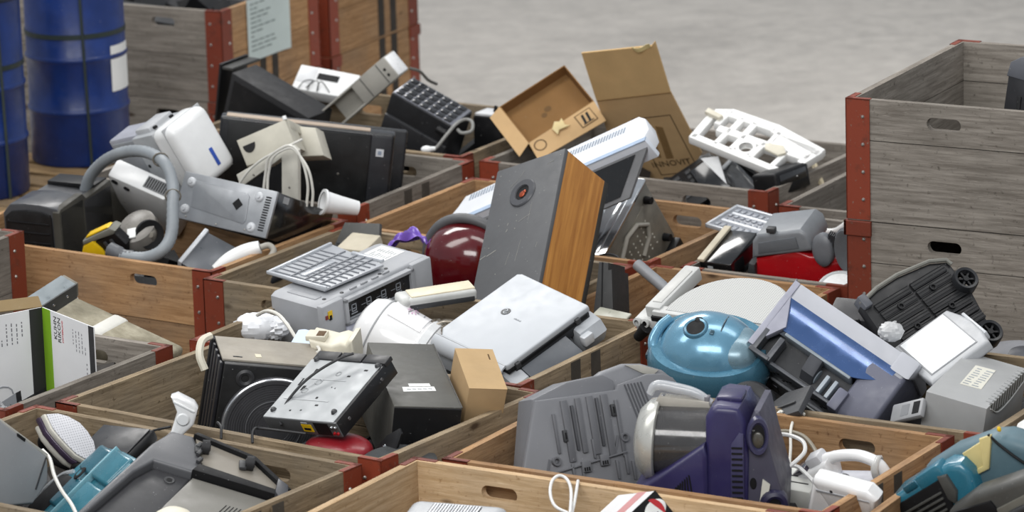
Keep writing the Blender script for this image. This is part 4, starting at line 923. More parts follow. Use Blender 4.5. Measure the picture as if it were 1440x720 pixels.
# ------------------------------------------------------------------ crate with the red and grey vacuum
T, d = pose('tray'); t = thing('clear_plastic_tray', 'clear ribbed plastic tray balanced above the red and grey vacuum', 'tray', T); a, b, h = d
MB().box((0, 0, .004), (a, b, .008), .002).build('base', P('tray_clear', '#b8bcc4', .25, alpha=.7, coat=.5), t)
for lo, hi in (((0, 0), (a, .012)), ((0, b - .012), (a, b)), ((0, 0), (.012, b)), ((a - .012, 0), (a, b))): MB().box((lo[0], lo[1], 0), (hi[0], hi[1], .016), .003).build('rim', P('tray_rim', '#c6cad0', .25, alpha=.85, coat=.5), t)
for y in (.05, .105): MB().box((.03, y, .006), (a - .03, y + .012, .016), .002).build('bar', P('tray_bar', '#e8ebf0', .2), t)
for i in range(8):
    for j in range(4): MB().box((.022 + i * .0275, .02 + j * .035, .007), (.040 + i * .0275, .044 + j * .035, .013), .003).build('cell', P('tray_cell', '#9da2ab', .25, alpha=.75), t)
T, d = pose('red_grey_vac'); t = thing('red_grey_vacuum', 'red and grey vacuum cleaner with a large ribbed wheel, left of the tall stack', 'vacuum cleaner', T)
MB().prism([(.045, .075), (.05, .13), (.19, .175), (.24, .155), (.33, .16), (.41, .13), (.42, .04), (.05, .05)], .01, .2, 'y', .014, 3).build('red_body', redm, t)
MB().prism([(.04, .135), (.045, .195), (.065, .224), (.215, .251), (.24, .235), (.255, .19), (.25, .175)], .0, .19, 'y', .014, 3).build('grey_cover', P('cover_grey', '#7f8388', .4, coat=.1), t)
MB().prism([(.065, .155), (.068, .195), (.20, .226), (.21, .185)], -.004, .003, 'y', .003).build('cover_inset', P('inset_grey', '#666a6f', .45), t)
MB().box((.10, -.006, .235), (.13, .02, .252), .003).build('latch', dkg, t)
MB().lathe([(0, .014), (.020, .013), (.034, .008), (.040, 0), (.040, -.02)], (.29, 0, .183), (-.25, -1, .05), 32, sx=1, sy=1.45).build('front_disc', P('disc_grey', '#6f7277', .42), t)
wh = MB().lathe([(0, .010), (.030, .010), (.036, .014), (.046, .014), (.052, .006), (.052, -.05), (0, -.05)], (.385, -.02, .200), (-.45, -1, .05), 36, sx=1, sy=1.55).build('wheel', P('wheel_grey', '#5d6064', .5), t)
grille(wh, 'wheel_ribs', P('rib_dark', '#3d3f43', .5), 9, lambda mb, i: mb.box((.315 + i * .006, -.004, .17 + i * .002), (.318 + i * .006, .03, .245 - i * .002)))
MB().prism([(.02, .075), (.05, .07), (.05, .115), (.03, .12)], -.005, .06, 'y', .006).build('hose_socket', dkg, t)
T, d = pose('laptop'); t = thing('black_laptop', 'black box with a beige lid edge, left of the red and grey vacuum', 'laptop', T); a, b, h = d
MB().box((0, 0, -.05), (a, b, h), .004).build('body', P('piano_black', '#111113', .15, coat=.8), t); MB().box((-.004, -.004, h), (.022, b + .004, h + .012), .003).build('lid_edge', bge, t); MB().box((.03, -.001, .0), (.05, .001, .02)).build('label', P('label_grey', '#b7babd', .5), t, 0)
tag(MB().tube(smooth_path(PATH['pipe_k'], 5), .014, 12).build('white_pipe', P('pipe_white', '#d8d8d6', .35), None), 'white pipe lying behind the red and grey vacuum', 'pipe')
t = thing('white_saucer', 'white round dish edge in front of the red and grey vacuum', 'dish', place(pt('ring_k') + Vector((0, .03, -.03)), -20, 38, 0))
MB().lathe([(0, .014), (.05, .014), (.066, .012), (.076, .004), (.078, -.004), (.072, -.004)], n=36).build('dish', P('bright_white', '#f2f3f4', .25), t); MB().lathe([(.058, .0145), (.062, .016), (.066, .0125)], n=36).build('ridge', sil, t)

T, d = pose('bin'); t = thing('black_bin', 'black curved bin inside the tall crate at the right edge', 'bin', T); a, b, h = d
MB().prism([(0, -.05), (.012, h), (.02, h + .045), (.06, h + .065), (.26, h + .06), (.3, h), (.3, -.05)], 0, b, 'y', .012).build('body', P('bin_black', '#222225', .45), t)
MB().prism([(.010, h), (.02, h + .046), (.06, h + .067), (.25, h + .062), (.25, h - .03)], -.004, .03, 'y', .006).build('grey_band', P('band_grey', '#57595f', .4), t)
MB().box((.06, -.004, -.05), (.075, .002, h - .06), .002).build('slot', ink, t)

# ------------------------------------------------------------------ grey printer, flatbed, cooker and their crate
gp = P('printer_grey', '#a5a7ab', .5, grain=.08, dirt=.1); gp2 = P('printer_grey2', '#9ea0a4', .5, dirt=.1)
T, d = pose('grey_printer'); t = thing('grey_printer', 'grey office printer with a gridded paper tray and a black window, yellow sticker', 'printer', T); a, b, h = d
MB().prism([(.0, -.10), (a, -.10), (a, h - .004), (a - .02, h), (.02, h), (0, h - .01)], .015, b, 'y', .010, 3).build('housing', gp, t)
MB().box((.0, 0, -.10), (.10, .03, h - .002), .008).build('front_corner', gp, t); MB().box((a - .09, .0, -.08), (a, .03, h - .002), .008).build('front_corner', gp, t)
MB().box((.10, -.002, -.10), (a - .09, .02, .012), .004).build('lower_front', P('printer_lilac', '#b9bccb', .45), t)
MB().box((.03, .06, h - .006), (.06, b - .05, h + .003), .002).build('lid_groove', gp2, t)
fr = MB()
for lo, hi in (((.095, .012), (.11, .10)), ((a - .105, .012), (a - .09, .10)), ((.095, .088), (a - .09, .10)), ((.095, .012), (a - .09, .024))): fr.box((lo[0], -.008, lo[1]), (hi[0], .016, hi[1]), .002)
fr.build('window_frame', gp2, t, 0)
MB().box((.11, .004, .024), (a - .105, .014, .088)).build('window', P('window_black', '#1c1d20', .3), t, 0)
ic = P('icon_grey', '#8e9298', .5, dirt=.05)
for i in range(4):
    x = .142 + i * .068; m_ = MB()
    m_.box((x - .011, .0025, .046), (x + .011, .0035, .049)); m_.box((x - .011, .0025, .068), (x + .011, .0035, .071)); m_.box((x - .011, .0025, .046), (x - .008, .0035, .071)); m_.box((x + .008, .0025, .046), (x + .011, .0035, .071))
    m_.box((x - .006, .0025, .054), (x + .006, .0035, .057)); m_.box((x - .014, .0025, .038), (x + .014, .0035, .042)); m_.box((x - .034, .0025, .055), (x - .014, .0035, .0565))
    m_.build('symbol', ic, t, 0)
MB().box((.118, .0, .027), (a - .11, .006, .031)).build('print_line', ic, t, 0)
MB().box((.022, -.003, .062), (.040, .0, .086)).build('yellow_sticker', yel, t, 0); MB().box((.026, -.004, .056), (.036, -.0005, .072)).build('sticker_symbol', ink, t, 0); MB().box((.010, -.003, .062), (.020, .0, .075)).build('red_sticker', P('sticker_red', '#7d2a2a', .5), t, 0)
tr_ = MB(); tz = h + .012
tr_.prism([(.075, .06), (.33, .045), (.352, .19), (.372, .318), (.362, .328), (.10, .328), (.085, .315), (.078, .20)], tz, tz + .009, 'z', .003); tr_.build('paper_tray', P('tray_grey', '#a9acb1', .4, coat=.1), t)
rb = P('tray_rib', '#83868c', .45); rl = P('tray_rim', '#c3c6ca', .4)
for q in range(9): MB().box((.10 + q * .026, .06, tz + .008), (.1035 + q * .026, .31, tz + .013)).build('tray_rib', rb, t, 0)
for y in (.10, .135, .17, .23): MB().box((.085, y, tz + .008), (.345, y + .004, tz + .014)).build('tray_rib', rb, t, 0)
for lo, hi in (((.085, .312), (.368, .325)), ((.075, .055), (.085, .325)), ((.338, .06), (.352, .20))): MB().box((lo[0], lo[1], tz + .006), (hi[0], hi[1], tz + .018), .003).build('tray_edge', rl, t)
MB().box((.12, .19, tz + .009), (.26, .215, tz + .015), .002).build('paper_guide', rl, t)
MB().box((a - .145, .10, h), (a - .02, .205, h + .0015)).build('rating_label', P('label_white', '#e6e7e6', .6), t, 0)
random.seed(8)
grille(t, 'label_print', P('faded_ink2', '#9a9fa2', .8), 22, lambda mb, i: mb.box((a - .138 + (i % 3) * .038, .11 + (i // 3) * .012, h + .0016), (a - .138 + (i % 3) * .038 + random.uniform(.012, .03), .113 + (i // 3) * .012, h + .0022)))
for x, y in ((.05, .04), (.12, .03), (a - .16, .05), (a - .19, .03), (.3, .035)): MB().lathe([(0, .002), (.006, .002), (.007, 0)], (x, y, h), n=10).build('screw_hole', dkg, t)
for x in (.15, .2, .25, .3): MB().box((x, .02, h), (x + .03, .026, h + .006), .001).build('tray_latch', gp2, t)

T, d = pose('flatbed'); t = thing('flatbed_scanner', 'pale grey flatbed scanner printer with a round dark emblem on its lid', 'scanner', T); a, b, h = d
fb = P('lid_silver', '#b9bdc2', .42, dirt=.05, grain=.06)
lid = MB().prism([(.03, 0), (a - .004, 0), (a, .01), (a, b - .004), (a - .01, b), (.016, b + .006), (.0, b - .004), (.0, .03)], h - .022, h, 'z', .006, 3).build('lid', fb, t)
MB().prism([(-.012, -.05), (.02, -.026), (.035, .0), (.035, .03)][::-1], .006, a - .004, 'x').bm.free()
mb = MB()
def roll(u, v):
    an = u * PI * .62; return Vector((.004 + (a - .008) * v, .002 - .036 * math.sin(an), h - .036 + .036 * math.cos(an)))
mb.sheet(roll, 10, 12, .006); mb.build('front_roll', fb, t)
MB().box((.003, -.002, h - .001), (a - .004, .0, h + .0008)).build('lid_seam', P('seam_grey', '#a9abad', .5), t, 0)
MB().box((.004, -.02, -.03), (a - .02, b, h - .028), .012, seg=3).build('body', P('scanner_body', '#b3b7bc', .42), t)
MB().box((.01, .0, h - .03), (a + .004, b - .02, h - .02)).build('dark_gap', ink, t, 0)
MB().box((a - .012, .03, h - .060), (a + .002, b - .01, h - .018), .002).build('side_recess', P('recess_dark', '#2a2c30', .4), t)
MB().prism([(a - .01, h - .035), (a + .075, h - .075), (a + .078, h - .082), (a + .0, h - .06)], .05, .24, 'y', .003).build('output_tray', P('tray_slate', '#5b5f65', .38), t)
MB().prism([(a + .0, h - .06), (a + .07, h - .088), (a + .06, h - .12), (a - .02, h - .09)], .06, .23, 'y', .002).build('tray_underside', ink, t, 0)
MB().prism([(a - .02, h - .03), (a + .03, h - .045), (a + .05, h - .08), (a + .03, h - .12), (a - .02, h - .12)], b - .085, b + .012, 'y', .012).build('end_cover', P('scanner_body', '#b3b7bc', .42), t)
MB().prism([(a - .02, h - .03), (a + .035, h - .055), (a + .05, h - .1), (a - .02, h - .1)], -.015, .05, 'y', .010).build('end_cover', P('scanner_body', '#b3b7bc', .42), t)
for y in (.03, b - .07): MB().box((a - .004, y, h - .028), (a + .012, y + .018, h - .010), .003).build('hinge', dkg, t)
MB().box((a + .03, b - .09, h - .085), (a + .055, b - .05, h - .05), .005).build('tray_pivot', sil, t)
em = MB().lathe([(0, .001), (.0155, .001), (.0165, 0)], (.120, .194, h), n=28).build('emblem', P('emblem_dark', '#2f3236', .35), t)
sw = P('emblem_light', '#c5c9cd', .4)
MB().tube(smooth_path([(.111, .199, h + .0014), (.117, .204, h + .0014), (.123, .198, h + .0014), (.116, .190, h + .0014), (.122, .184, h + .0014), (.130, .189, h + .0014)], 5), .0016, 6).build('emblem_swirl', sw, em)
random.seed(6)
grille(t, 'small_lettering', P('faint_ink', '#8f9398', .6), 6, lambda mb, i: mb.box((.172 + i * .0052, .180, h), (.1755 + i * .0052, .184 + .002 * (i % 2), h + .0006)))

T, d = pose('rice_cooker'); T = T @ Matrix.Translation((-.005, -.01, .004)) @ Matrix.Scale(1.12, 4); t = thing('rice_cooker', 'white rice cooker on its side with a flower print panel', 'cooker', T); a, b, h = d
gw = P('gloss_white', '#f0f0f0', .2, coat=.5, dirt=.05)
c0 = Vector((.0, b * .55, h * .05)); c1 = Vector((a, b * .5, -.01)); ax = (c1 - c0).normalized()
MB().lathe([(0, -.012), (.055, -.010), (.082, .004), (.094, .03), (.100, .08), (.101, .16), (.098, .175), (.104, .18), (.105, .205), (.094, .222), (.07, .232), (0, .236)], c0, ax, 40, sx=1.0, sy=1.02).build('body', gw, t)
MB().lathe([(.1005, .180), (.1075, .184), (.1075, .206), (.1005, .21)], c0, ax, 40, sx=1, sy=1.02).build('lid_band', P('band_white', '#dcdedf', .3), t)
MB().lathe([(.0955, .045), (.0975, .045), (.0985, .049), (.0965, .05)], c0, ax, 40, sx=1, sy=1.02).build('body_seam', P('seam_grey', '#a9abad', .5), t)
up_ = Vector((0, 0, 1)); up_ = (up_ - ax * up_.dot(ax)).normalized(); sd = ax.cross(up_)
def cyl_pt(u, ang, r): return c0 + ax * u + (up_ * math.cos(ang) + sd * math.sin(ang)) * r
MB().sheet(lambda u, v: cyl_pt(.06 + .11 * u, -.75 + 1.2 * v, .1050), 8, 10, .0012).build('print_panel', P('panel_white', '#f4f3f5', .15, coat=.8, dirt=.03), t)
pk = P('flower_pink', '#cfa6c2', .4, dirt=.1); gy = P('flower_grey', '#a9a3a8', .4)
for q in range(9):
    an = q * 2 * PI / 9; MB().sheet(lambda u, v: cyl_pt(.115 + (.006 + .012 * u) * math.cos(an + .25 * (v - .5)), -.2 + (.006 + .014 * u) / .1 * math.sin(an + .25 * (v - .5)), .1068), 3, 2, .0004).build('petal', pk if q % 3 else gy, t)
MB().tube([cyl_pt(.112, -.2, .107), cyl_pt(.106, -.02, .107), cyl_pt(.112, .08, .107)], .0012, 5).build('stem', gy, t)
grille(t, 'panel_lettering', P('faint_ink', '#8f9398', .6), 8, lambda mb, i: mb.ell(cyl_pt(.15, -.30 + i * .018, .1066), (.0014, .0014, .0008), 6, 4))
MB().tube([cyl_pt(.195, .75, .108), cyl_pt(.195, 1.0, .112), cyl_pt(.195, 1.25, .108)], .006, 8).build('lid_button', P('button_grey', '#b7b9ba', .3), t)
MB().box(cyl_pt(.03, -.95, .094) - Vector((.01, .006, .012)), cyl_pt(.03, -.95, .094) + Vector((.01, .006, .012)), .002).build('hinge_clip', P('clip_grey', '#77797b', .4), t)

T, d = pose('beige_cover'); t = thing('beige_long_cover', 'long beige and grey plastic bar lying behind the white rice cooker', 'bar', T); a, b, h = d
MB().box((0, 0, -.014), (a + .01, b, h), .010, seg=3).build('grey_shell', P('bar_grey', '#c4c5c2', .4), t); MB().box((.03, .012, h - .003), (a + .006, b - .008, h + .004), .002).build('beige_top', P('bar_beige', '#ddd2b8', .5), t)
MB().box((.02, -.002, -.013), (a, .004, h - .02), .002).build('underside', dkg, t)
MB().ell((.012, b * .5, h - .014), (.022, b * .52, .018), 20, 10, 3.0).build('end_cap', P('bar_grey', '#c4c5c2', .4), t)

t = thing('white_plastic_bag', 'crumpled white plastic bag in the left corner beside the grey printer', 'bag', Matrix.Translation(pt('bag')))
rb_ = random.Random(21)
def crumple(center, r, mat, name, seed, parent, n=26, m=14, amp=.35):
    rn = random.Random(seed); ph = [(rn.uniform(2, 7), rn.uniform(2, 6), rn.uniform(0, 6), rn.uniform(.3, 1)) for _ in range(6)]
    mb = MB(); mb.ell((0, 0, 0), (1, 1, 1), n, m)
    for v in mb.bm.verts:
        p = v.co.copy(); th_ = math.atan2(p.y, p.x); f = sum(w_ * abs(math.sin(a_ * th_ + b_ * p.z * 2 + c_)) for a_, b_, c_, w_ in ph) / 4
        k_ = 1 + amp * (f - .45) + rn.uniform(-.05, .05); v.co = Vector((p.x * r[0], p.y * r[1], p.z * r[2])) * k_ + Vector(center)
    return mb.build(name, mat, parent, 20)
crumple((0, 0, .0), (.075, .05, .042), P('film_white', '#e4e6ea', .3, coat=.3, dirt=.1), 'film', 3, t)
crumple((.05, .0, -.005), (.05, .04, .035), P('film_white', '#e4e6ea', .3, coat=.3, dirt=.1), 'film_fold', 8, t)
cable('white_cable', 'white cable arching over the white plastic bag to the grey printer', 'cable_bag', .006, wcable)
t = thing('clear_plastic_bag', 'clear brownish plastic sheeting between the beige bar and the pale scanner lid', 'bag', Matrix.Translation(pt('clear_bag')))
crumple((0.02, .0, -.05), (.14, .07, .05), P('film_brown', '#6f675b', .25, coat=.5, alpha=.85, dirt=.3), 'film', 5, t, 64, 30, .18)
for y in (0, .03): MB().tube(smooth_path([(-.03 + y * 2, -.05, -.04), (-.01 + y * 2, -.045, -.01), (.02 + y * 2, -.03, .005), (.05 + y, -.01, .0)], 5), .004, 6).build('fold', P('film_pale', '#c3b9aa', .2, coat=.5), t)
t = thing('pale_blue_paper', 'pale blue scrap of paper beside the broken cream jar', 'paper', Matrix.Translation(pt('paper')) @ Matrix.Rotation(-.5, 4, 'Z') @ Matrix.Rotation(.4, 4, 'X'))
MB().sheet(lambda u, v: Vector((-.05 + .1 * u, -.03 + .07 * v, .006 * math.sin(u * 6) + .01 * v)), 8, 6, .001).build('sheet', P('paper_blue', '#cfdcec', .7, dirt=.04), t)
T, d = pose('jar'); t = thing('broken_cream_jar', 'broken cream plastic tub with a rim piece on top, behind the disc player', 'tub', T)
MB().prism([(.0, .095), (.012, .02), (.02, -.03), (.135, -.03), (.142, .03), (.14, .10), (.125, .098), (.115, .085), (.10, .09), (.07, .08), (.05, .085)], -.01, .09, 'y', .010, 3).build('shell', crm, t)
MB().box((-.012, .0, .086), (.05, .05, .104), .004).build('rim_piece', crm, t); MB().box((.022, .006, .1035), (.046, .038, .1055)).build('rim_hole', P('rust_brown', '#5e4427', .7), t, 0)
cable('white_cable', 'short white cable curling beside the broken cream tub', 'cable_jar', .005, wcable)
tl = thing('translucent_bin', 'pale translucent bin edge behind the pale scanner', 'bin', place(pt('clear_bag') + Vector((.52, .09, -.04)), -45, 25, 0))
MB().box((-.02, -.03, -.06), (.11, .04, .02), .02, seg=3).build('bin', P('bin_translucent', '#8b8a7e', .35, alpha=.85), tl); MB().box((-.024, -.034, .014), (.114, .044, .022), .004).build('rim', P('bin_rim', '#a5a598', .35), tl)

# ------------------------------------------------------------------ turntable crate
T, d = pose('turntable'); t = thing('turntable', 'black turntable standing on edge, silver-rimmed platter facing out, ribbed left side', 'record player', T); a, b, h = d
MB().box((0, .004, 0), (a, b, h), .004).build('plinth', P('plinth_black', '#19191a', .45), t)
MB().box((-.004, .03, h - .002), (a + .004, b + .004, h + .006), .002).build('grey_base', P('base_greige', '#9d968a', .6, dirt=.2), t)
for i in range(4): MB().box((-.012, .02 + i * .048, .0), (-.001, .044 + i * .048, h - .004), .003).build('side_ridge', P('ridge_black', '#26262a', .35), t)
MB().box((-.016, b - .02, .0), (.004, b + .012, h + .004), .004).build('lid_edge', ink, t)
c = (.172, 0, .190)
MB().lathe([(.0, .010), (.05, .010), (.051, .0115), (.115, .0115), (.137, .012), (.14, .016), (.152, .016), (.156, .010), (.158, -.002)], c, (0, -1, 0), 64).build('platter', P('platter_dark', '#58585b', .3, metal=.3), t)
MB().lathe([(.1505, .0162), (.1545, .0162), (.1575, .011), (.157, .009)], c, (0, -1, 0), 64).build('platter_rim', P('rim_silver', '#b9bbbf', .25, metal=.7), t)
for q in range(12): MB().lathe([(.058 + q * .0072, .0116), (.0592 + q * .0072, .0132), (.0604 + q * .0072, .0116)], c, (0, -1, 0), 56).build('mat_ring', P('mat_black', '#3d3d40', .4), t)
MB().lathe([(.083, .0118), (.0845, .0136), (.086, .0118)], c, (0, -1, 0), 56).build('light_ring', P('ring_grey', '#77787b', .3), t)
MB().lathe([(.012, .001), (.020, .005), (.028, .001)], (.066, 0, .335), (0, -1, 0), 24).build('arm_socket', P('socket', '#3a3a3c', .4), t)
MB().box((.10, .06, h + .006), (.118, .085, h + .008)).build('sticker', P('sticker_cream', '#d8d1bb', .7), t, 0)
for x in (.03, .04, .32): MB().box((x, .05, h + .006), (x + .018, .054, h + .008)).build('base_slot', dkg, t, 0)
cable('white_cable', 'thick white cable looped at the back left of the turntable', 'cable_copier', .012, crm)

T, d = pose('disc_player'); t = thing('disc_player', 'upturned disc player with a pale steel underside and yellow laser sticker', 'player', T); a, b, h = d
MB().box((0, 0, 0), (a, b, h - .002), .002).build('cover', P('player_black', '#1a1a1c', .35), t)
MB().box((-.001, -.001, h - .004), (a - .010, b - .03, h), .001).build('base_plate', galv, t, 0)
MB().box((0, -.003, .004), (a, .002, h - .002), .001).build('rear_panel', P('rear_grey', '#6d6f71', .4, metal=.4), t)
for i in range(3): MB().box((.006 + i * .098, b - .03, h - .012), (.098 + i * .098, b + .006, h + .004), .003).build('front_edge', P('front_black', '#2b2b2d', .4), t)
for x, y in ((.022, .253), (.272, .246), (.253, .042), (.018, .03)):
    f = MB().lathe([(0, .008), (.005, .008), (.008, .005), (.010, 0)], (x, y, h), n=16).build('foot', dkg, t)
for x, y, r in ((.10, .16, .013), (.075, .12, .012), (.15, .20, .010)): MB().lathe([(r * .6, .0005), (r * .8, .002), (r, .0005)], (x, y, h), n=18).build('pressing', galv, t)
for x, y, sx_, sy_ in ((.19, .19, .012, .006), (.14, .09, .008, .008), (.16, .06, .012, .006), (.03, .14, .006, .03), (.055, .12, .012, .02), (.08, .03, .006, .006), (.12, .035, .006, .005), (.235, .22, .014, .006), (.25, .03, .010, .006), (.05, .2, .008, .014), (.165, .14, .004, .004), (.18, .137, .004, .004)):
    MB().box((x, y, h - .001), (x + sx_, y + sy_, h + .0006)).build('slot', ink, t, 0)
for y in (.08, .17): MB().box((.02, y, h), (.2, y + .003, h + .001)).build('crease', P('crease', '#a5a8aa', .4, metal=.4), t, 0)
MB().box((.145, -.0045, .016), (.185, -.0025, .042)).build('laser_sticker', yel, t, 0); MB().box((.152, -.0055, .022), (.178, -.004, .03)).build('sticker_print', ink, t, 0)
MB().box((.148, -.0045, .046), (.172, -.0025, .050)).build('tag', P('label_grey', '#b7babd', .5), t, 0)
MB().box((.198, -.0045, .008), (.255, -.0025, .052)).build('socket_plate', ink, t, 0)
for x in (.268, .282): 
    for z in (.018, .04): MB().lathe([(0, .006), (.004, .006), (.005, 0)], (x, -.003, z), (0, -1, 0), 10).build('socket', chrome if z > .02 else redm, t)
for y, z in ((.05, .03), (.22, .03)): MB().lathe([(0, .002), (.005, .002), (.006, 0)], (a, y, z), (1, 0, 0), 10).build('side_screw', P('screw_dark', '#6b6b6d', .3, metal=.5), t)
cable('black_cable', 'thin black lead lying across the pale underside of the disc player', 'player_cable', .0042, bcable)

T, d = pose('dark_case'); t = thing('dark_grey_case', 'dark grey metal case with two white paper strips on top, left of the small carton', 'case', T); a, b, h = d
MB().box((0, 0.002, -.06), (a, b, h), .003).build('cover', P('case_grey', '#55544f', .5, dirt=.15), t); MB().box((.002, -.003, -.06), (a - .002, .004, h - .004), .002).build('front_panel', ink, t, 0)
MB().prism([(.046, .112), (.145, .126), (.144, .158), (.048, .148)], h, h + .001, 'z').build('label', paper, t, 0); MB().prism([(.07, .155), (.135, .162), (.134, .182), (.07, .176)], h, h + .0008, 'z').build('label', paper, t, 0)
grille(t, 'label_print', P('faded_ink2', '#9a9fa2', .8), 5, lambda mb, i: mb.box((.06 + i * .016, .128 + i * .002, h + .0011), (.071 + i * .016, .133 + i * .002, h + .0015)))
MB().box((a - .003, .0, h - .001), (a + .001, b, h + .001)).build('rolled_edge', P('edge_dark', '#3a3936', .5), t, 0)

T, d = pose('carton'); t = thing('small_carton', 'small closed brown cardboard box standing beside the dark grey case', 'box', T); a, b, h = d
cs = P('cardboard_small', '#ad916c', .85, dirt=.1, spec=.2); MB().box((0, 0, -.07), (a, b, h), .003).build('box', cs, t); MB().box((.0, .0, h), (a, b, h + .0015)).build('top_flap', P('cardboard_small2', '#b99d76', .85, dirt=.1, spec=.2), t, 0)
MB().box((a - .022, b - .06, h + .0015), (a - .018, b - .03, h + .0024)).build('staple_mark', P('print_brown', '#5b4326', .8, dirt=.1), t, 0)
MB().box((.01, -.001, .0), (.045, .0005, .014)).build('label', paper, t, 0)
t = thing('red_casing', 'dark red plastic casing poking out under the disc player', 'casing', place(pt('red_c'), -38, 10, 0))
MB().ell((.0, .0, -.02), (.11, .07, .045), 28, 14, 2.5).build('shell', P('casing_red', '#8e1f28', .35, coat=.2), t); MB().box((-.10, -.06, -.06), (.08, -.05, -.03), .004).build('skirt', ink, t)
t = thing('grey_round_cover', 'dark grey round cover under the dark grey case, at the front rim', 'cover', place(pt('disc_c') + Vector((0, .02, -.04)), 0, 8, 0))
MB().lathe([(0, .012), (.09, .010), (.11, 0), (.112, -.02)], n=40).build('disc', P('lid_grey', '#47494a', .5), t); MB().box((-.09, -.05, .010), (-.06, -.03, .018), .002).build('catch', dkg, t)
tag(MB().tube(smooth_path(PATH['wall_cable1'], 4), .004, 6).build('black_wire_hook', bcable, None), 'short black wire hooked over the crate wall under the turntable', 'wire')
tag(MB().tube(smooth_path(PATH['wall_cable2'], 4), .004, 6).build('black_wire_hook', bcable, None), 'black wire running from the disc player over the crate wall', 'wire')
t = thing('black_bracket', 'black metal bracket with holes between the disc player and dark grey case', 'bracket', place(pt('red_c') + Vector((.1, -.02, .0)), -40, -20, 20))
MB().prism([(0, -.06), (.03, .05), (.06, .09), (.075, .08), (.10, -.06)], 0, .01, 'y', .002).build('plate', blk, t)
for x, z in ((.04, .02), (.055, .0), (.06, -.025)): MB().lathe([(0, .002), (.005, .0015), (.006, 0)], (x, 0, z), (0, -1, 0), 8).build('screw', chrome, t)

# ------------------------------------------------------------------ crate with the light blue canister vacuum
T, d = pose('blue_vac'); T = T @ Matrix.Translation((.012, .01, .01)) @ Matrix.Scale(.94, 4); t = thing('canister_vacuum', 'light blue metallic canister vacuum cleaner with a round hose port', 'vacuum cleaner', T); a, b, h = d
C0 = Vector((a * .5, b * .5, .085))
MB().ell(C0 + Vector((0, 0, -.005)), (.20, .17, .135), 48, 24, 2.25, zmax=.42).build('lower_shell', P('shell_blue_shaded', '#4f8199', .26, metal=.35, coat=.5, dirt=.1), t)  # darker blue paints the shadow on the lower body
MB().ell(C0 + Vector((0, 0, .0)), (.168, .142, .150), 48, 22, 2.1, zmin=.10).build('dome_lid', lblue, t)
MB().tube([C0 + Vector((.170 * math.cos(q * PI / 30), .144 * math.sin(q * PI / 30), .030)) for q in range(61)], .0035, 6).build('lid_seam', P('seam_blue', '#24404f', .4), t)
pc = C0 + Vector((-.030, -.030, .143)); pn = Vector((-.12, -.2, 1)).normalized()
MB().lathe([(.026, -.004), (.030, .004), (.036, .005), (.041, .0), (.042, -.008)], pc, pn, 32).build('port_ring', P('port_blue', '#4f7f98', .25, metal=.3, coat=.6), t)
MB().lathe([(0, .003), (.029, .003), (.030, -.004)], pc, pn, 28).build('hose_port', ink, t); MB().ell(pc + Vector((.0, .034, .004)), (.016, .014, .008)).build('port_latch', ink, t)
MB().ell(C0 + Vector((.095, -.01, .052)), (.074, .09, .068), 28, 14, 2.4).build('grey_panel', P('panel_bluegrey', '#7d99a6', .3, metal=.3, coat=.4), t)
MB().tube(smooth_path([C0 + Vector(p) for p in ((.045, -.115, .055), (.05, -.06, .12), (.052, .0, .145), (.05, .06, .13))], 6), .003, 6).build('panel_seam', P('seam_blue', '#24404f', .4), t)
hn = smooth_path([C0 + Vector(p) for p in ((-.165, -.055, .03), (-.178, -.02, .055), (-.170, .03, .07), (-.150, .07, .075))], 6); MB().tube(hn, .018, 12).build('carry_handle', lblue, t)
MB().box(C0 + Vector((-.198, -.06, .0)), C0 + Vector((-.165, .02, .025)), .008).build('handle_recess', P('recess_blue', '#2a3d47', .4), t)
MB().box(C0 + Vector((.02, -.05, .1435)), C0 + Vector((.034, -.034, .149)), .002, (22, 8, 0)).build('emblem', P('emblem_blue', '#46616f', .3, metal=.5), t)
MB().ell(C0 + Vector((.03, .01, -.075)), (.17, .15, .06), 36, 12, 2.2).build('base', ink, t)
wt = thing('wheel_unit', 'black wheel and grey strut below the light blue canister vacuum', 'wheel', place(pt('wheel_g') + Vector((.01, .0, -.03)), -15, -8, 0))
MB().lathe([(0, .02), (.05, .022), (.075, .016), (.082, .0), (.082, -.03), (0, -.03)], (0, 0, 0), (-.1, -1, .35), 36).build('wheel', P('wheel_black', '#202124', .4), wt)
MB().tube([(-.085, -.03, -.02), (-.045, -.05, .035), (.0, -.05, .065), (.05, -.04, .01)], .013, 8).build('strut', P('strut_slate', '#4b4d58', .35), wt)
pg = thing('dark_grey_plate', 'dark grey wedge plate at the front rim below the blue printer', 'plate', place(pt('plate_g') + Vector((.0, -.02, -.04)), -30, 24, -28))
MB().prism([(-.10, -.03), (.06, .09), (.17, .08), (.19, -.05)], 0, .02, 'z', .004).build('plate', P('plate_dark', '#36373a', .5), pg); MB().box((.0, .0, .02), (.15, .008, .026), .001).build('rib', dkg, pg)

T, d = pose('fan_housing'); T = Matrix.Translation((.0, 0, -.045)) @ T; t = thing('fan_housing', 'white plastic housing with a slotted front and drilled curved top, behind the blue vacuum', 'housing', T)
FW = P('housing_white', '#bbbcba', .45, dirt=.06); FD = dots('housing_drilled', '#b6b7b5', '#8b8c8a', 125, .29)
def cv(q): return Vector((.245 - .17 * math.cos(q), 0, .10 + .0))
prof = [(.075 + .17 * (1 - math.cos(q * PI / 24)) , .205 + .020 * math.sin(q * PI / 24)) for q in range(25)]
arc = [(.06, .0)] + [(.06 + .205 * (1 - math.cos(q * PI / 24)), .245 * math.sin(q * PI / 24) ** .8 if q not in (0, 24) else 0.0) for q in range(25)][1:-1] + [(.47, .0)]
MB().prism(arc, .10, .205, 'z', .014, 3).build('curved_shell', FW, t)
MB().prism([(x * .94 + .016, y * .93 + .006) for x, y in arc], .204, .2065, 'z').build('drilled_top', FD, t, 0)
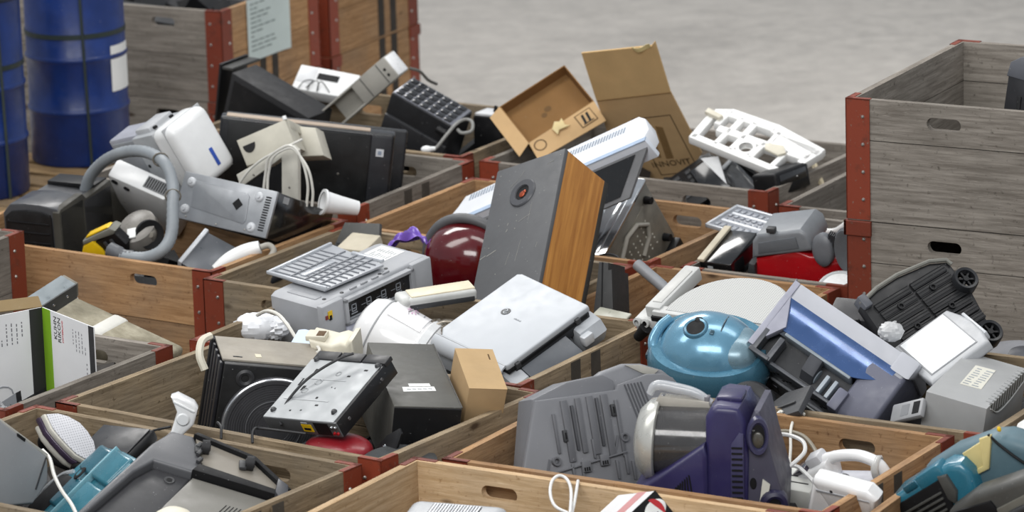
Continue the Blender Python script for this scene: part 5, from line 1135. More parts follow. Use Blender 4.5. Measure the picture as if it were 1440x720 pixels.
MB().box((.03, -.012, .13), (.30, .03, .205), .006).build('front_wall', FW, t)
for i in range(16): MB().box((.085 + i * .0150, -.014, .155), (.0915 + i * .0150, -.006, .198), .001, (0, -14, 0)).build('front_slot', P('slot_grey', '#4d4d4d', .6), t, 0)
MB().box((.0, .0, .165), (.055, .25, .212), .006).build('side_block', FW, t); MB().box((.012, .03, .210), (.045, .22, .215), .002).build('side_rib', P('rib_white', '#c3c3bf', .45), t)
MB().box((-.035, -.02, .11), (.05, .05, .175), .006).build('lower_block', FW, t); MB().box((.03, -.02, .175), (.11, .012, .19), .001).build('gap', ink, t, 0)
MB().cyl((-.03, -.025, .11), (.015, -.03, .155), .016, .02).build('black_spindle', ink, t)
for x in (-.02, .01): MB().lathe([(.008, 0), (.014, .002), (.014, .01), (.008, .012)], (x, -.02, .165), (0, -1, .3), 14).build('boss', FW, t)

# ------------------------------------------------------------------ blue and grey printer
T, d = pose('blue_printer'); t = thing('blue_grey_printer', 'large light grey printer with a blue curved front, lying tilted in the crate', 'printer', T); a, b, h = d
bg = P('printer_lightgrey', '#b9bbc2', .45, dirt=.07); lil = P('printer_slate', '#6a6c7c', .45, dirt=.08)
MB().prism([(b, h), (b + .012, h - .06), (b, 0), (.03, 0), (.06, .12), (.12, .20), (.17, h - .006), (.184, h)], .012, a + .006, 'x', .010, 3).build('rear_body', bg, t)
MB().prism([(b, h + .002), (b - .005, h - .02), (.10, h - .09), (.05, h - .05), (.0, h - .02), (.003, h + .006), (.09, h + .004), (.16, h + .006)], -.004, .016, 'x', .003).build('left_end', P('printer_lilac2', '#a7a8b6', .45), t)
MB().prism([(-.004, .245), (.018, .187), (.062, .104), (.034, .052), (-.004, .0)], h - .03, h + .003, 'z', .002).build('left_cheek', P('printer_lilac2', '#a7a8b6', .45), t)
def bl(u, v):       # the blue panel sinks between the top strip and the tray
    y = .186 - .094 * v; return Vector((.018 + .042 * v + (.393 - .042 * v - .10 * v * v) * u, y, h + .001 - .010 * math.sin(v * PI) - .004 * v))
MB().sheet(bl, 20, 12, .004).build('blue_panel', P('panel_blue', '#3f5c8e', .22, metal=.35, coat=.6, dirt=.06), t)
er = smooth_path([(a, .178, h - .004), (a + .006, .10, h - .05), (a + .006, .03, h - .10), (a, -.01, h - .16)], 6)
MB().prism([(.186, h - .004), (.10, h - .014), (.0, h - .026), (-.03, h - .05), (-.045, h - .12), (-.03, h - .22), (.05, h - .28), (b, h - .28), (b, h - .02)], .322, a + .012, 'x', .014, 3).build('right_shell', lil, t)
MB().box((.385, -.05, h - .25), (.389, .0, h - .04)).build('shell_seam', dkg, t, 0)
MB().prism([(.178, h + .003), (b + .004, h + .003), (b + .012, h - .05), (b + .012, h - .24), (b - .02, h - .26), (b - .035, h - .06), (.182, h - .014)], a - .05, a + .022, 'x', .010).build('right_trim', bg, t)
mech = P('mech_slate', '#55575c', .4, metal=.25); mech2 = P('mech_bluegrey', '#8d979f', .35)
MB().box((.02, .0, h - .14), (.32, .09, h - .06), .003).build('tray_well', P('well_dark', '#2b2d31', .5), t, 0)
MB().box((.07, .082, h - .09), (.31, .096, h - .004), .004).build('rear_guide', mech2, t)
MB().box((.02, -.012, h - .15), (.325, .0, h - .02), .004).build('front_rail', mech, t)
MB().box((.01, -.02, h - .27), (.33, -.008, h - .15), .003).build('lower_plate', P('plate_grey', '#75787d', .4, metal=.5), t, 0)
for x0_ in (.03, .13, .24): MB().box((x0_, -.023, h - .245), (x0_ + .07, -.018, h - .19), .001).build('plate_pressing', P('press_grey', '#5b5e63', .4, metal=.4), t, 0)
MB().box((.16, -.0235, h - .20), (.33, -.0195, h - .165)).build('rating_strip', P('strip_pale', '#9c9fa0', .5), t, 0)
grille(t, 'rating_print', dkg, 14, lambda mb, i: mb.box((.17 + i * .011, -.0245, h - .192 + .004 * (i % 3)), (.176 + i * .011, -.0232, h - .175)))
for x0_ in (.0, .055): MB().box((x0_ + .012, -.012, h - .05), (x0_ + .03, .07, h + .004), .003).build('left_post', mech, t)
MB().box((.01, -.014, h - .03), (.08, .0, h + .008), .003).build('left_bridge', mech, t)
MB().prism([(.0, h - .09), (.03, h - .02), (.08, h + .0), (.085, h - .02), (.05, h - .09)], .17, .215, 'x', .004).build('guide_fin', mech, t)
MB().lathe([(0, .004), (.022, .003), (.024, 0)], (.216, .045, h - .055), (1, 0, 0), 20).build('guide_disc', mech2, t)
for x0_ in (.245, .275): MB().box((x0_, .0, h - .06), (x0_ + .012, .06, h - .018), .002).build('guide_tab', P('tab_pale', '#a9b2ba', .35), t)
MB().box((.30, -.02, h - .10), (.335, .05, h - .004), .006).build('right_post', lil, t)
grille(t, 'rail_teeth', ink, 18, lambda mb, i: mb.box((.03 + i * .0155, -.0135, h - .11 + .02 * (i % 3)), (.037 + i * .0155, -.0115, h - .095 + .02 * (i % 3))))

T, d = pose('vac_base'); t = thing('black_vacuum_base', 'black ribbed base with two spoked wheels leaning on the tall grey stack', 'vacuum base', T); a, b, h = d
ou = [(0, 0), (-.016, .08), (-.019, .163), (-.004, .282), (.02, .332), (.041, .337), (.087, .333), (.14, .334), (.315, .291), (.315, .22), (.31, .02), (.2, -.02)]
MB().prism(ou, h - .05, h - .008, 'z', .008).build('shell', P('base_black', '#161618', .45), t)
MB().tube([Vector((x - .004, y, h - .004)) for x, y in ou[:6]], .007, 8).build('pale_edge', P('edge_grey', '#77766f', .4), t)
for i in range(7):
    for j in range(2): MB().box((.022 + i * .031, .03 + j * .145, h - .010), (.048 + i * .031, .165 + j * .145, h - .001), .002).build('rib_panel', P('rib_black', '#1c1c1e', .5), t)
grille(t, 'fine_ribs', P('fine_rib', '#161617', .5), 44, lambda mb, i: mb.box((.022 + (i % 22) * .0098, .03 + (i // 22) * .145, h - .0015), (.0245 + (i % 22) * .0098, .165 + (i // 22) * .145, h + .001)))
for x, y in ((.07, .10), (.07, .23), (.15, .10), (.15, .24), (.2, .17)): MB().lathe([(.005, 0), (.007, .008), (.011, .008), (.013, 0)], (x, y, h - .002), n=12).build('screw_post', blk, t)
for x, y in ((.105, .330), (.285, .275)):
    w_ = MB().lathe([(.026, .0), (.028, .022), (.036, .024), (.040, .016), (.040, -.02), (.026, -.02)], (x, y, h), (0, 0, 1), 28).build('wheel', P('wheel_black', '#202124', .4), t)
    sp = MB(); sp.lathe([(0, .02), (.009, .02), (.011, 0)], (x, y, h), n=14)
    for q in range(6): sp.box((x, y - .003, h + .004), (x + .03, y + .003, h + .016), 0, (0, 0, q * 60), (x, y, h))
    sp.build('spokes', blk, w_, 0)
MB().box((-.025, .0, h - .04), (.02, .03, h + .006), .005).build('corner_clip', P('clip_slate', '#5a5c62', .4), t)
MB().box((.24, .03, h - .012), (.275, .2, h + .004), .003).build('rear_step', blk, t)

T, d = pose('screen'); t = thing('white_screen', 'small flat monitor with a bright white screen and grey curved frame', 'monitor', T); a, b, h = d
MB().prism([(-.004, 0), (.0, .196), (.07, .212), (.138, .220), (.22, .217), (.288, .205), (.289, -.006), (.14, -.012)], .0, h - .002, 'z', .010, 3).build('frame', P('frame_grey', '#b3b5b8', .4), t)
MB().box((.012, .012, h - .004), (.260, .180, h), .001).build('inner_bezel', P('bezel_shadow', '#8b8d90', .45), t, 0)
MB().box((.017, .017, h - .002), (.255, .175, h + .001)).build('screen', P('screen_white', '#eef1f2', .4, dirt=.02), t, 0)
MB().box((.06, .214, .004), (.23, .225, h - .008), .004).build('side_edge', sil, t)

T, d = pose('server'); t = thing('pale_metal_case', 'pale grey metal case with a paper label and slotted right side, lower right', 'case', T); a, b, h = d
cg = P('case_pale', '#a3a4a4', .5, metal=.15, dirt=.08)
MB().prism([(-.006, -.06), (a, -.06), (a, h), (0, h)], 0, b, 'y', .003).build('cover', cg, t)
MB().prism([(.062, .108), (.127, .111), (.116, .258), (.054, .255)], h, h + .0012, 'z').build('label', P('label_cream', '#cfcdc2', .7, dirt=.05), t, 0)
random.seed(12)
grille(t, 'label_print', P('faded_ink2', '#9a9fa2', .8), 16, lambda mb, i: mb.box((.066 + (i % 2) * .028, .118 + (i // 2) * .0165, h + .0013), (.066 + (i % 2) * .028 + random.uniform(.012, .024), .124 + (i // 2) * .0165, h + .0018)))
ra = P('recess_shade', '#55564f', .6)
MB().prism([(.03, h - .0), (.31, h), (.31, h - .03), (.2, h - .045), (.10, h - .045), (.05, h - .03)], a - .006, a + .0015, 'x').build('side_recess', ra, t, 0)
for i in range(13): MB().box((a - .02, .045 + i * .021, h - .045 + abs(i - 6) * .003), (a + .003, .051 + i * .021, h + .0015), 0, (0, 0, 0)).build('side_fin', cg, t, 0)
MB().tube(smooth_path([(a + .002, .03, h - .012), (a + .003, .10, h - .048), (a + .003, .2, h - .048), (a + .002, .31, h - .03)], 6), .0022, 6).build('recess_edge', P('edge_pale', '#b9bab8', .4), t)

T, d = pose('black_bit'); t = thing('black_motor_unit', 'black ribbed unit wedged between the blue printer and the black base', 'unit', T); a, b, h = d
MB().box((0, 0, -.04), (a, b, h), .005).build('body', P('motor_black', '#27272a', .45), t)
for x in (.01, .05, .10): MB().box((x, -.006, h - .04), (x + .012, .0, h + .008), .002).build('rib', blk, t)
MB().box((a - .03, .0, -.05), (a + .02, b, h - .03), .004).build('step', P('motor_black', '#27272a', .45), t)
t = thing('crumpled_foil', 'small crumpled whitish plastic wad beside the white screen', 'plastic', Matrix.Translation(pt('crumple')))
crumple((0, 0, 0), (.034, .03, .026), P('wad_white', '#c9cacb', .35, dirt=.3), 'wad', 13, t, 20, 12, .5)
t = thing('grey_curved_lid', 'grey curved plastic lid at the right edge behind the pale metal case', 'lid', place(pt('lid_r') + Vector((.02, .0, -.03)), -20, 16, 0))
MB().ell((0, 0, 0), (.13, .09, .035), 36, 12, 2.2).build('shell', P('lid_shell', '#8f9095', .4), t); MB().ell((.02, -.01, .007), (.085, .06, .032), 28, 10, 2.2).build('inset', P('lid_inset', '#4e5056', .35), t)
T, d = pose('phone_bit'); t = thing('grey_handset', 'small grey handset with a dark screen under the blue printer right end', 'phone', T); a, b, h = d
MB().box((-.03, 0, 0), (a, b, h), .006).build('body', P('handset_grey', '#9b9c9e', .4), t); MB().box((a - .035, .01, h), (a - .01, b - .01, h + .001), .0).build('screen', ink, t, 0); MB().box((.01, .012, h), (.04, b - .012, h + .0008)).build('keypad_panel', P('keypad', '#7f8184', .5), t, 0)

# ------------------------------------------------------------------ crate with the purple vacuum
T, d = pose('grey_cover'); t = thing('grey_ribbed_cover', 'large grey plastic cover with ribs and clips, left of the purple vacuum', 'cover', T)
gcv = P('cover_midgrey', '#77787c', .5, grain=.08, dirt=.06)
MB().prism([(.008, .279), (.243, .273), (.25, .286), (.347, .303), (.40, .296), (.43, .28), (.452, .24), (.47, .086), (.45, -.06), (-.12, -.06), (-.103, .055), (-.016, .28)], 0, .020, 'y', .006).build('panel', gcv, t)
MB().prism([(-.016, .285), (.10, .318), (.22, .322), (.25, .30), (.25, -.02), (-.10, -.02)], .02, .12, 'y', .008).build('rear_shell', P('cover_midgrey2', '#707175', .5, dirt=.06), t)
rbm = P('rib_midgrey', '#66676b', .5, dirt=.05)
for x, w_, z0_, z1_ in ((.068, .020, .09, .268), (.112, .016, .11, .268), (.150, .020, .10, .268), (.196, .020, .09, .266), (.03, .008, .12, .235), (.232, .010, .08, .245)):
    MB().box((x - w_ / 2, -.008, z0_), (x + w_ / 2, .002, z1_), .002).build('rib', rbm, t)
for x, z0_, z1_ in ((.091, .12, .25), (.172, .12, .26)): MB().box((x - .004, -.010, z0_), (x + .004, .002, z1_), .002).build('thin_rib', P('rib_shade', '#4d4e52', .5), t)
for x, z in ((.055, .15), (.218, .20)):
    cl_ = MB().box((x - .006, -.012, z), (x + .006, .0, z + .034), .002).build('clip', dkg, t)
    MB().box((x - .002, -.014, z + .008), (x + .002, -.011, z + .026)).build('clip_gap', ink, cl_, 0)
MB().box((.0, -.009, .078), (.24, .0, .083), .001, (0, -6, 0)).build('cross_rib', rbm, t)
for x, z in ((.105, .055), (.165, .065)):
    cl_ = MB().box((x - .014, -.012, z), (x + .014, .0, z + .032), .002).build('catch_block', rbm, t)
    for k_ in range(3): MB().box((x - .010 + k_ * .007, -.0135, z + .003), (x - .006 + k_ * .007, -.0115, z + .014)).build('catch_slot', ink, cl_, 0)
for x, z in ((.015, .10), (.24, .135)):
    MB().lathe([(.006, 0), (.008, .012), (.013, .012), (.014, 0)], (x, 0, z), (0, -1, 0), 14).build('corner_boss', rbm, t); MB().box((x - .03, -.006, z - .04), (x - .026, .0, z + .01), 0, (0, 20, 0)).build('web', rbm, t, 0)
for x, z in ((.135, .09), (.09, .02), (.23, .03), (.25, .01), (.06, .03), (.2, .02)): MB().box((x, -.009, z), (x + .006, .0, z + .055), .001).build('stub_rib', rbm, t)
for k_ in range(6): MB().prism([(.268 + k_ * .0105, .283), (.272 + k_ * .0105, .284), (.305 + k_ * .0105, .15), (.300 + k_ * .0105, .15)], -.002, .001, 'y').build('pinstripe', P('stripe_grey', '#55565a', .5), t, 0)
MB().prism([(.09, .24), (.096, .262), (.128, .283), (.174, .307), (.224, .331), (.295, .343), (.352, .335), (.416, .307), (.456, .268), (.458, .216)], .03, .07, 'y', .012, 3).build('rear_dome', P('dome_grey', '#818286', .5, grain=.08), t)
MB().prism([(.295, .338), (.345, .332), (.40, .308), (.38, .296), (.347, .306)], .026, .032, 'y', .002).build('pale_segment', P('segment_pale', '#aca9a0', .5), t)

T, d = pose('purple_vac'); t = thing('bagless_vacuum', 'purple bagless vacuum cleaner with a silver cap and smoky clear cylinder', 'vacuum cleaner', T)
cy, cz, R_ = .12, .165, .110
MB().lathe([(.0, -.012), (.05, -.010), (.085, .0), (R_ + .004, .028), (R_ + .008, .052), (R_ + .002, .056), (R_ - .004, .056)], (.0, cy, cz), (1, 0, -.06), 48).build('silver_cap', P('cap_silver', '#c9c9c3', .28, metal=.45, coat=.3), t)
MB().lathe([(R_ - .008, .052), (R_ - .006, .21)], (.0, cy, cz), (1, 0, -.02), 48).build('bin_cylinder', P('bin_smoke', '#474646', .14, alpha=.85, coat=.8, dirt=.25), t)
MB().lathe([(.045, .06), (.055, .20)], (.0, cy, cz), (1, 0, 0), 28).build('inner_filter', P('filter_dark', '#262628', .6), t)
MB().lathe([(0, .04), (R_ - .012, .045), (R_ - .012, .05)], (.0, cy, cz), (1, 0, 0), 40).build('inner_disc', dkg, t)
MB().prism([(.05, .278), (.06, .292), (.20, .278), (.205, .258), (.06, .262)], cy - .02, cy + .02, 'y', .004).build('bin_top_bar', P('bar_pale', '#b6b1a7', .3, alpha=.9), t)
hp = smooth_path([(.03, cy, .293), (.05, cy, .318), (.10, cy, .312), (.16, cy, .298), (.205, cy, .272)], 6); MB().tube(hp, [.010 + .006 * math.sin(i / (len(hp) - 1) * PI) for i in range(len(hp))], 10).build('clear_handle', P('handle_clear', '#cfd2d6', .12, alpha=.7, coat=.8), t)
for x in (.06, .185): MB().box((x, cy - .014, .262), (x + .016, cy + .014, .292), .004).build('handle_mount', P('mount_smoke', '#7c7b80', .2, alpha=.85, coat=.5), t)
MB().prism([(.20, .0), (.203, .19), (.204, .262), (.219, .290), (.239, .299), (.299, .293), (.318, .25), (.325, .15), (.32, .0)], .0, .24, 'y', .020, 4).build('motor_body', navy, t)
MB().prism([(.0, .045), (.203, .19), (.21, .15), (.21, -.06), (.04, -.06), (-.02, .02)], -.006, .246, 'y', .012, 3).build('nose_wedge', navy, t)
for k_ in range(8): MB().prism([(.095 + k_ * .010, .02 + k_ * .002), (.0995 + k_ * .010, .018 + k_ * .002), (.118 + k_ * .006, .055 + k_ * .006), (.114 + k_ * .006, .058 + k_ * .006)][::1], -.0085, -.004, 'y').build('nose_slot', ink, t, 0)
MB().prism([(.31, -.05), (.318, .15), (.325, .25), (.34, .285), (.356, .284), (.378, .187), (.412, .055), (.405, -.05)], .012, .23, 'y', .012, 3).build('rear_plate', P('rear_lilac', '#4a4958', .45), t)
MB().prism([(.272, -.04), (.276, .19), (.30, .225), (.312, .22), (.312, -.04)], -.004, .004, 'y', .003).build('vent_strip', P('vent_navy', '#3c3a5c', .4), t)
for k_ in range(14): MB().box((.278, -.007, -.03 + k_ * .016), (.308, -.003, -.025 + k_ * .016)).build('vent_slot', ink, t, 0)
MB().lathe([(.024, .0), (.030, .008), (.038, .008), (.042, -.01)], (.352, .0, .215), (.30, -1, .05), 28, sx=.75, sy=1.35).build('hose_ring', P('ring_navy', '#3a3956', .35), t); MB().lathe([(0, .001), (.029, .001), (.03, -.004)], (.352, -.0, .215), (.30, -1, .05), 24, sx=.75, sy=1.35).build('hose_port', ink, t)
MB().ell((.352, -.004, .205), (.016, .006, .024), 16, 10).build('port_flap', P('flap_smoke', '#49463f', .3, coat=.4), t)
MB().box((.228, cy - .06, .292), (.30, cy + .03, .308), .006).build('top_button', navy, t)
MB().prism([(.352, .02), (.372, .012), (.382, .075), (.362, .09)], .004, .010, 'y').build('label', P('label_cream', '#cfcdc2', .7, dirt=.05), t, 0)
MB().lathe([(0, .001), (.010, .001), (.012, -.004)], (.335, .008, .075), (.1, -1, 0), 16, sx=.8, sy=1.4).build('plug_hole', ink, t)
w_ = MB().lathe([(.018, .006), (.026, .010), (.036, .006), (.04, -.01), (.04, -.04)], (.395, .0, .02), (.25, -1, 0), 26).build('wheel', P('wheel_navy', '#25233f', .35), t); MB().lathe([(0, .002), (.018, .004)], (.395, .0, .02), (.25, -1, 0), 18).build('hub', ink, w_)

T, d = pose('hand_vac'); t = thing('white_handheld', 'white steam appliance with a looped handle and cord wound round its end', 'appliance', T)
MB().prism([(-.075, .055), (-.02, .085), (.035, .105), (.079, .125), (.12, .142), (.125, .10), (.12, .07), (.05, .050), (-.05, .03)], .0, .075, 'y', .014, 3).build('body', gw, t)
hp = smooth_path([(.085, .037, .118), (.12, .037, .135), (.17, .037, .142), (.22, .037, .137), (.262, .037, .112), (.277, .037, .075)], 6); MB().tube(hp, [.019] * 6 + [.017] * (len(hp) - 6), 14).build('handle', gw, t)
MB().box((.045, .012, .112), (.10, .062, .150), .010, (0, -22, 0)).build('thumb_pad', P('pad_grey', '#c9c9cc', .35), t); MB().box((-.005, .008, .082), (.05, .066, .112), .005, (0, -26, 0)).build('dark_window', P('window_violet', '#45404c', .15, coat=.6), t)
MB().prism([(.10, .07), (.28, .062), (.28, .03), (.08, .03)], .0, .075, 'y', .010).build('base', P('base_lilac', '#b3b4bd', .4), t)
for k_ in range(4): MB().lathe([(.020, 0), (.024, .003), (.020, .006)], (.245 + k_ * .006, .037, .10), (1, 0, -.3), 18, sx=1, sy=1.6).build('cord_turn', P('cord_white', '#e4e4e2', .4), t)
MB().lathe([(.012, .0), (.020, .006), (.024, .006), (.026, .0)], (.16, .0, .075), (0, -1, .5), 20).build('dial', dkg, t)
MB().box((-.085, .01, .03), (.06, .07, .055), .006).build('sole', P('sole_grey', '#8e9094', .35), t)

T, d = pose('white_iron'); T = T @ Matrix.Translation((-.03, 0, -.035)); t = thing('white_clothes_steamer', 'white rounded appliance with a pale blue clear base at the front of the crate', 'appliance', T)
MB().prism([(.0, .02), (.06, .09), (.17, .19), (.185, .165), (.18, .09), (.12, .0)], .0, .05, 'y', .018, 3).build('nose', gw, t)
MB().prism([(.165, .19), (.185, .20), (.34, .128), (.35, .09), (.30, .04), (.15, .06)], .0, .055, 'y', .018, 3).build('body', gw, t)
MB().prism([(.17, .165), (.33, .10), (.332, .095), (.168, .158)], -.002, .003, 'y').build('highlight_groove', P('groove_grey', '#b4b7bb', .4), t, 0)
MB().lathe([(0, .002), (.004, .002), (.005, 0)], (.22, .0, .15), (0, -1, 0), 10).build('screw', ink, t)
MB().prism([(.01, .015), (.06, .055), (.14, .08), (.22, .05), (.20, -.02), (.03, -.03)], -.025, .05, 'y', .010).build('clear_base', P('base_blueclear', '#aab4c6', .2, alpha=.8, coat=.5), t)
MB().lathe([(.030, 0), (.036, .006), (.042, .004), (.042, -.004), (.032, -.006)], (.15, -.03, .045), (.1, -.6, 1), 32).build('ring', P('ring_blue', '#7f8aa3', .2, coat=.5), t)

T, d = pose('charger'); t = thing('white_charger_block', 'white block with two dark slots and small lettering beside the purple vacuum', 'block', T); a, b, h = d
MB().box((-.05, 0, -.04), (a, b, h), .008).build('block', P('block_white', '#dfe0da', .45, dirt=.05), t)
for y in (.03, .055): MB().box((-.01, y, h - .001), (a - .02, y + .004, h + .0006)).build('slot', ink, t, 0)
text('lettering', 'BRAUN', .016, dkg, t, (-.012, .082, h + .0004), (1, .02, 0), (0, 1, 0))
cable('white_cable', 'white cable hooked over the crate wall nearest the purple vacuum', 'cable_i1', .0045, wcable)
cable('white_cable', 'second white cable hooked over the crate wall, left of the hand hole', 'cable_i2', .0045, wcable)
cable('white_cable', 'thick white cable looping from the purple vacuum', 'cable_i3', .006, P('cord_white', '#e4e4e2', .4))
cable('grey_cable', 'grey cable arching across the tan crate wall behind the white cables', 'cable_i4', .006, P('cable_taupe', '#8d8678', .5))
cable('white_cable', 'white cable lying over the white block', 'cable_i5', .006, P('cord_white', '#e4e4e2', .4))

# ------------------------------------------------------------------ left crates: printed carton, slab, iron, teal machine, dark printer
T, d = pose('kuhn')
yl, yr = math.radians(180 + 35), math.radians(-55)
t = thing('printed_carton', 'white printed carton with green and black edges, open at the top, left edge', 'box', T)
pw = P('carton_white', '#e3e3e4', .55, dirt=.04); pg_ = P('carton_green', '#7fae24', .5, dirt=.05); pk_ = P('carton_black', '#29282a', .5); prd = P('carton_red', '#b8262f', .6, dirt=0)
def panel(yaw, L, sgn, parent):
    o = bpy.data.objects.new('side_panel', MB().box((0, -.002, -.08), (L, .002, .3)).mesh('side_panel', pw, 0)); COL.objects.link(o); o.parent = parent
    o.matrix_local = Matrix.Rotation(yaw, 4, 'Z'); return o
lp = panel(yl, .34, 1, t); rp = panel(yr, .315, 1, t)
MB().box((.002, .002, -.08), (.048, .0032, .3)).build('black_edge', pk_, lp, 0)
MB().box((.0, -.0032, -.08), (.052, -.002, .3)).build('green_edge', pg_, rp, 0); MB().box((.285, -.0032, -.08), (.315, -.002, .3)).build('black_edge', pk_, rp, 0)
# lettering runs up the face
text('lettering', 'KUHN', .026, pk_, rp, (.080, -.0022, .250), (0, 0, 1), (-1, 0, 0), sx=1.0); text('lettering', 'RIKON', .026, pk_, rp, (.104, -.0022, .247), (0, 0, 1), (-1, 0, 0))
text('lettering', 'SWITZERLAND', .0105, prd, rp, (.124, -.0022, .246), (0, 0, 1), (-1, 0, 0))
text('lettering', 'KUHN', .032, pk_, lp, (.262, .0022, .248), (0, 0, 1), (1, 0, 0)); text('lettering', 'RIKON', .032, pk_, lp, (.230, .0022, .245), (0, 0, 1), (1, 0, 0)); text('lettering', 'SWITZERLAND', .0125, prd, lp, (.207, .0022, .245), (0, 0, 1), (1, 0, 0))
rn = random.Random(4); fi = P('carton_ink', '#6d6d72', .7, dirt=0)
def fine_print(parent, x0_, side):
    mb = MB()
    for k_ in range(5):
        z = .20 + .02 * (k_ == 0)
        while z < .265:
            l_ = rn.uniform(.004, .012); x = x0_ + k_ * .018
            if not (k_ > 3 and z > .22): mb.box((x, side * .0021 - .0003, z), (x + .0035, side * .0021 + .0003, z + l_))
            z += l_ + .005
    q = mb.build('fine_print', fi, parent, 0); q['kind'] = 'stuff'
fine_print(rp, .185, -1); fine_print(lp, .075, 1)
for k_ in range(3): MB().box((.262, -.0026, .14 + k_ * .014), (.266, -.0018, .146 + k_ * .014)).build('print_mark', fi, rp, 0)
# printed picture of a lidded pan and of a small cooker
pc_ = P('print_silver', '#9a9da2', .4, dirt=.05)
for par, sd_, x0_ in ((rp, -1, .10), (lp, 1, .10)):
    y0_, y1_ = sorted((sd_ * .0021, sd_ * .0028))
    MB().prism([(x0_, -.02), (x0_ + .012, .045), (x0_ + .10, .012), (x0_ + .135, -.04), (x0_, -.04)], y0_, y1_, 'y').build('picture', pc_, par, 0)
    MB().prism([(x0_ - .012, -.03), (x0_ - .006, .05), (x0_ + .012, .045), (x0_ + .006, -.03)], y0_, y1_ + .0002, 'y').build('picture_shade', pk_, par, 0)
    MB().tube([Vector((x0_ + .02 + .055 * (1 - math.cos(q * PI / 8)), sd_ * .0024, .045 + .05 * math.sin(q * PI / 8) - .006 * q)) for q in range(9)], .0028, 5).build('picture_handle', pc_, par)
    for k_ in range(6): MB().box((x0_ + .03 + k_ * .013, y0_ - .0003, .006 - k_ * .003), (x0_ + .034 + k_ * .013, y1_ + .0003, .012 - k_ * .003)).build('picture_dot', pk_, par, 0)
fo = bpy.data.objects.new('top_flap', MB().box((0, -.002, 0), (.34, .002, .05)).mesh('top_flap', P('flap_brown', '#85714f', .9, dirt=.1), 0)); COL.objects.link(fo); fo.parent = t
fo.matrix_local = Matrix.Translation((0, 0, .3)) @ Matrix.Rotation(math.radians(180 + 20), 4, 'Z') @ Matrix.Rotation(math.radians(62), 4, 'X')

T, d = pose('slab'); t = thing('insulation_board', 'long greyish stone wool slab wrapped with white tape, behind the printed carton', 'slab', T); a, b, h = d
sm = NT('stone_wool'); v_ = sm.coord(); n_ = sm.noise(v_, 22, 6, .7); n2_ = sm.noise(v_, 6, 4, .6)
sm.l(sm.mix(sm.ramp(n2_, .40, .7), sm.mix(sm.ramp(n_, .3, .7), srgb('#8b8470'), srgb('#b3ac98')), srgb('#6f6957')), sm.b.inputs['Base Color']); sm.b.inputs['Roughness'].default_value = .95; sm.bump(n_, .8, .006)
mb = MB(); mb.box((-.06, -.02, -.02), (a + .01, b, h), .018, seg=3); mb.build('slab', sm.m, t)
tw = P('tape_white', '#dcdad2', .4, dirt=.1)
for x, w_ in ((-.035, .05), (.135, .065)): MB().box((x, -.025, -.03), (x + w_, b + .005, h + .004), .019, seg=3).build('tape_band', tw, t)
T, d = pose('profile'); t = thing('metal_channel', 'grey metal channel with a black inside lying behind the printed carton', 'channel', T); a, b, h = d
zc_ = P('channel_zinc', '#7d8589', .35, metal=.6, dirt=.1)
MB().box((-.004, -.004, h - .006), (a, b, h), .001).build('web', zc_, t, 0); MB().box((-.004, -.006, -.02), (a, .0, h), .001).build('flange', P('channel_dark', '#4c4e4e', .45, metal=.3), t, 0); MB().box((a - .004, .0, -.02), (a + .012, b, h - .004), .002).build('end_plate', P('end_taupe', '#6e6a5e', .5), t)
for x in (.05, .11): MB().lathe([(0, .004), (.004, .003), (.005, 0)], (x, -.006, .012), (0, -1, 0), 8).build('screw', chrome, t)
t = thing('foil_scrap', 'crumpled silver foil at the left edge by the crate corner', 'foil', Matrix.Translation(pt('foil')))
crumple((-.03, 0, -.01), (.04, .035, .03), P('foil', '#b9babc', .35, metal=.5), 'foil', 17, t, 30, 18, .8)

T, d = pose('monitor_back'); t = thing('grey_monitor_case', 'plain grey monitor case at the lower left edge beside the steam iron', 'monitor', T); a, b, h = d
MB().prism([(-.2, .128), (.0, .128), (.241, .125), (.256, .112), (.282, .062), (.25, -.02), (.05, -.12), (-.2, -.12)], 0, .26, 'y', .008, 3).build('shell', P('case_midgrey', '#97989a', .5, grain=.1, dirt=.06), t)
MB().box((-.2, .004, .124), (.25, .03, .134), .003).build('top_edge', P('edge_cream', '#bdb9b0', .45), t)
MB().box((.236, -.003, .02), (.240, .003, .118)).build('seam', dkg, t, 0)
for k_ in range(3): MB().box((-.05 + k_ * .022, -.002, .105 - k_ * .004), (-.035 + k_ * .022, .001, .109 - k_ * .004)).build('vent', ink, t, 0)
MB().box((.09, -.002, .118), (.13, .004, .127), .001).build('latch', ink, t, 0)

T, d = pose('iron'); t = thing('steam_iron', 'white and violet steam iron with its drilled sole plate facing out', 'iron', T)
so = [(.018, .2), (.048, .195), (.071, .181), (.094, .156), (.106, .127), (.112, .096), (.109, .072), (.095, .052), (.077, .050), (.057, .072), (.044, .099), (.032, .128), (.022, .158)]
so = [(.062 + (x - .066) * 1.22, .125 + (y - .125) * 1.05) for x, y in so]
MB().prism(so, -.006, 0, 'z', .002).build('sole_plate', dots('sole_dots', '#d6d6da', '#a4a4aa', 130, .25, .35), t)
def off(k_, dx, dy): return [(.066 + (x - .066) * k_ + dx, .125 + (y - .125) * k_ + dy) for x, y in so]
MB().prism(off(1.05, -.002, 0), -.032, -.007, 'z', .004).build('skirt', P('iron_white', '#e2ded2', .35, coat=.2), t)
MB().prism(off(1.08, -.004, 0), -.062, -.033, 'z', .006).build('violet_band', P('iron_violet', '#4a3d52', .3, coat=.3), t)
MB().prism(off(.92, -.006, .0), -.105, -.063, 'z', .016, 3).build('body', P('iron_white', '#e2ded2', .35, coat=.2), t)
MB().tube(smooth_path([(.03, .17, -.09), (.035, .16, -.14), (.06, .11, -.15), (.085, .07, -.12), (.085, .065, -.09)], 6), .015, 12).build('handle', ink, t)
MB().ell((.075, .045, -.055), (.026, .018, .03), 18, 12).build('heel', ink, t)
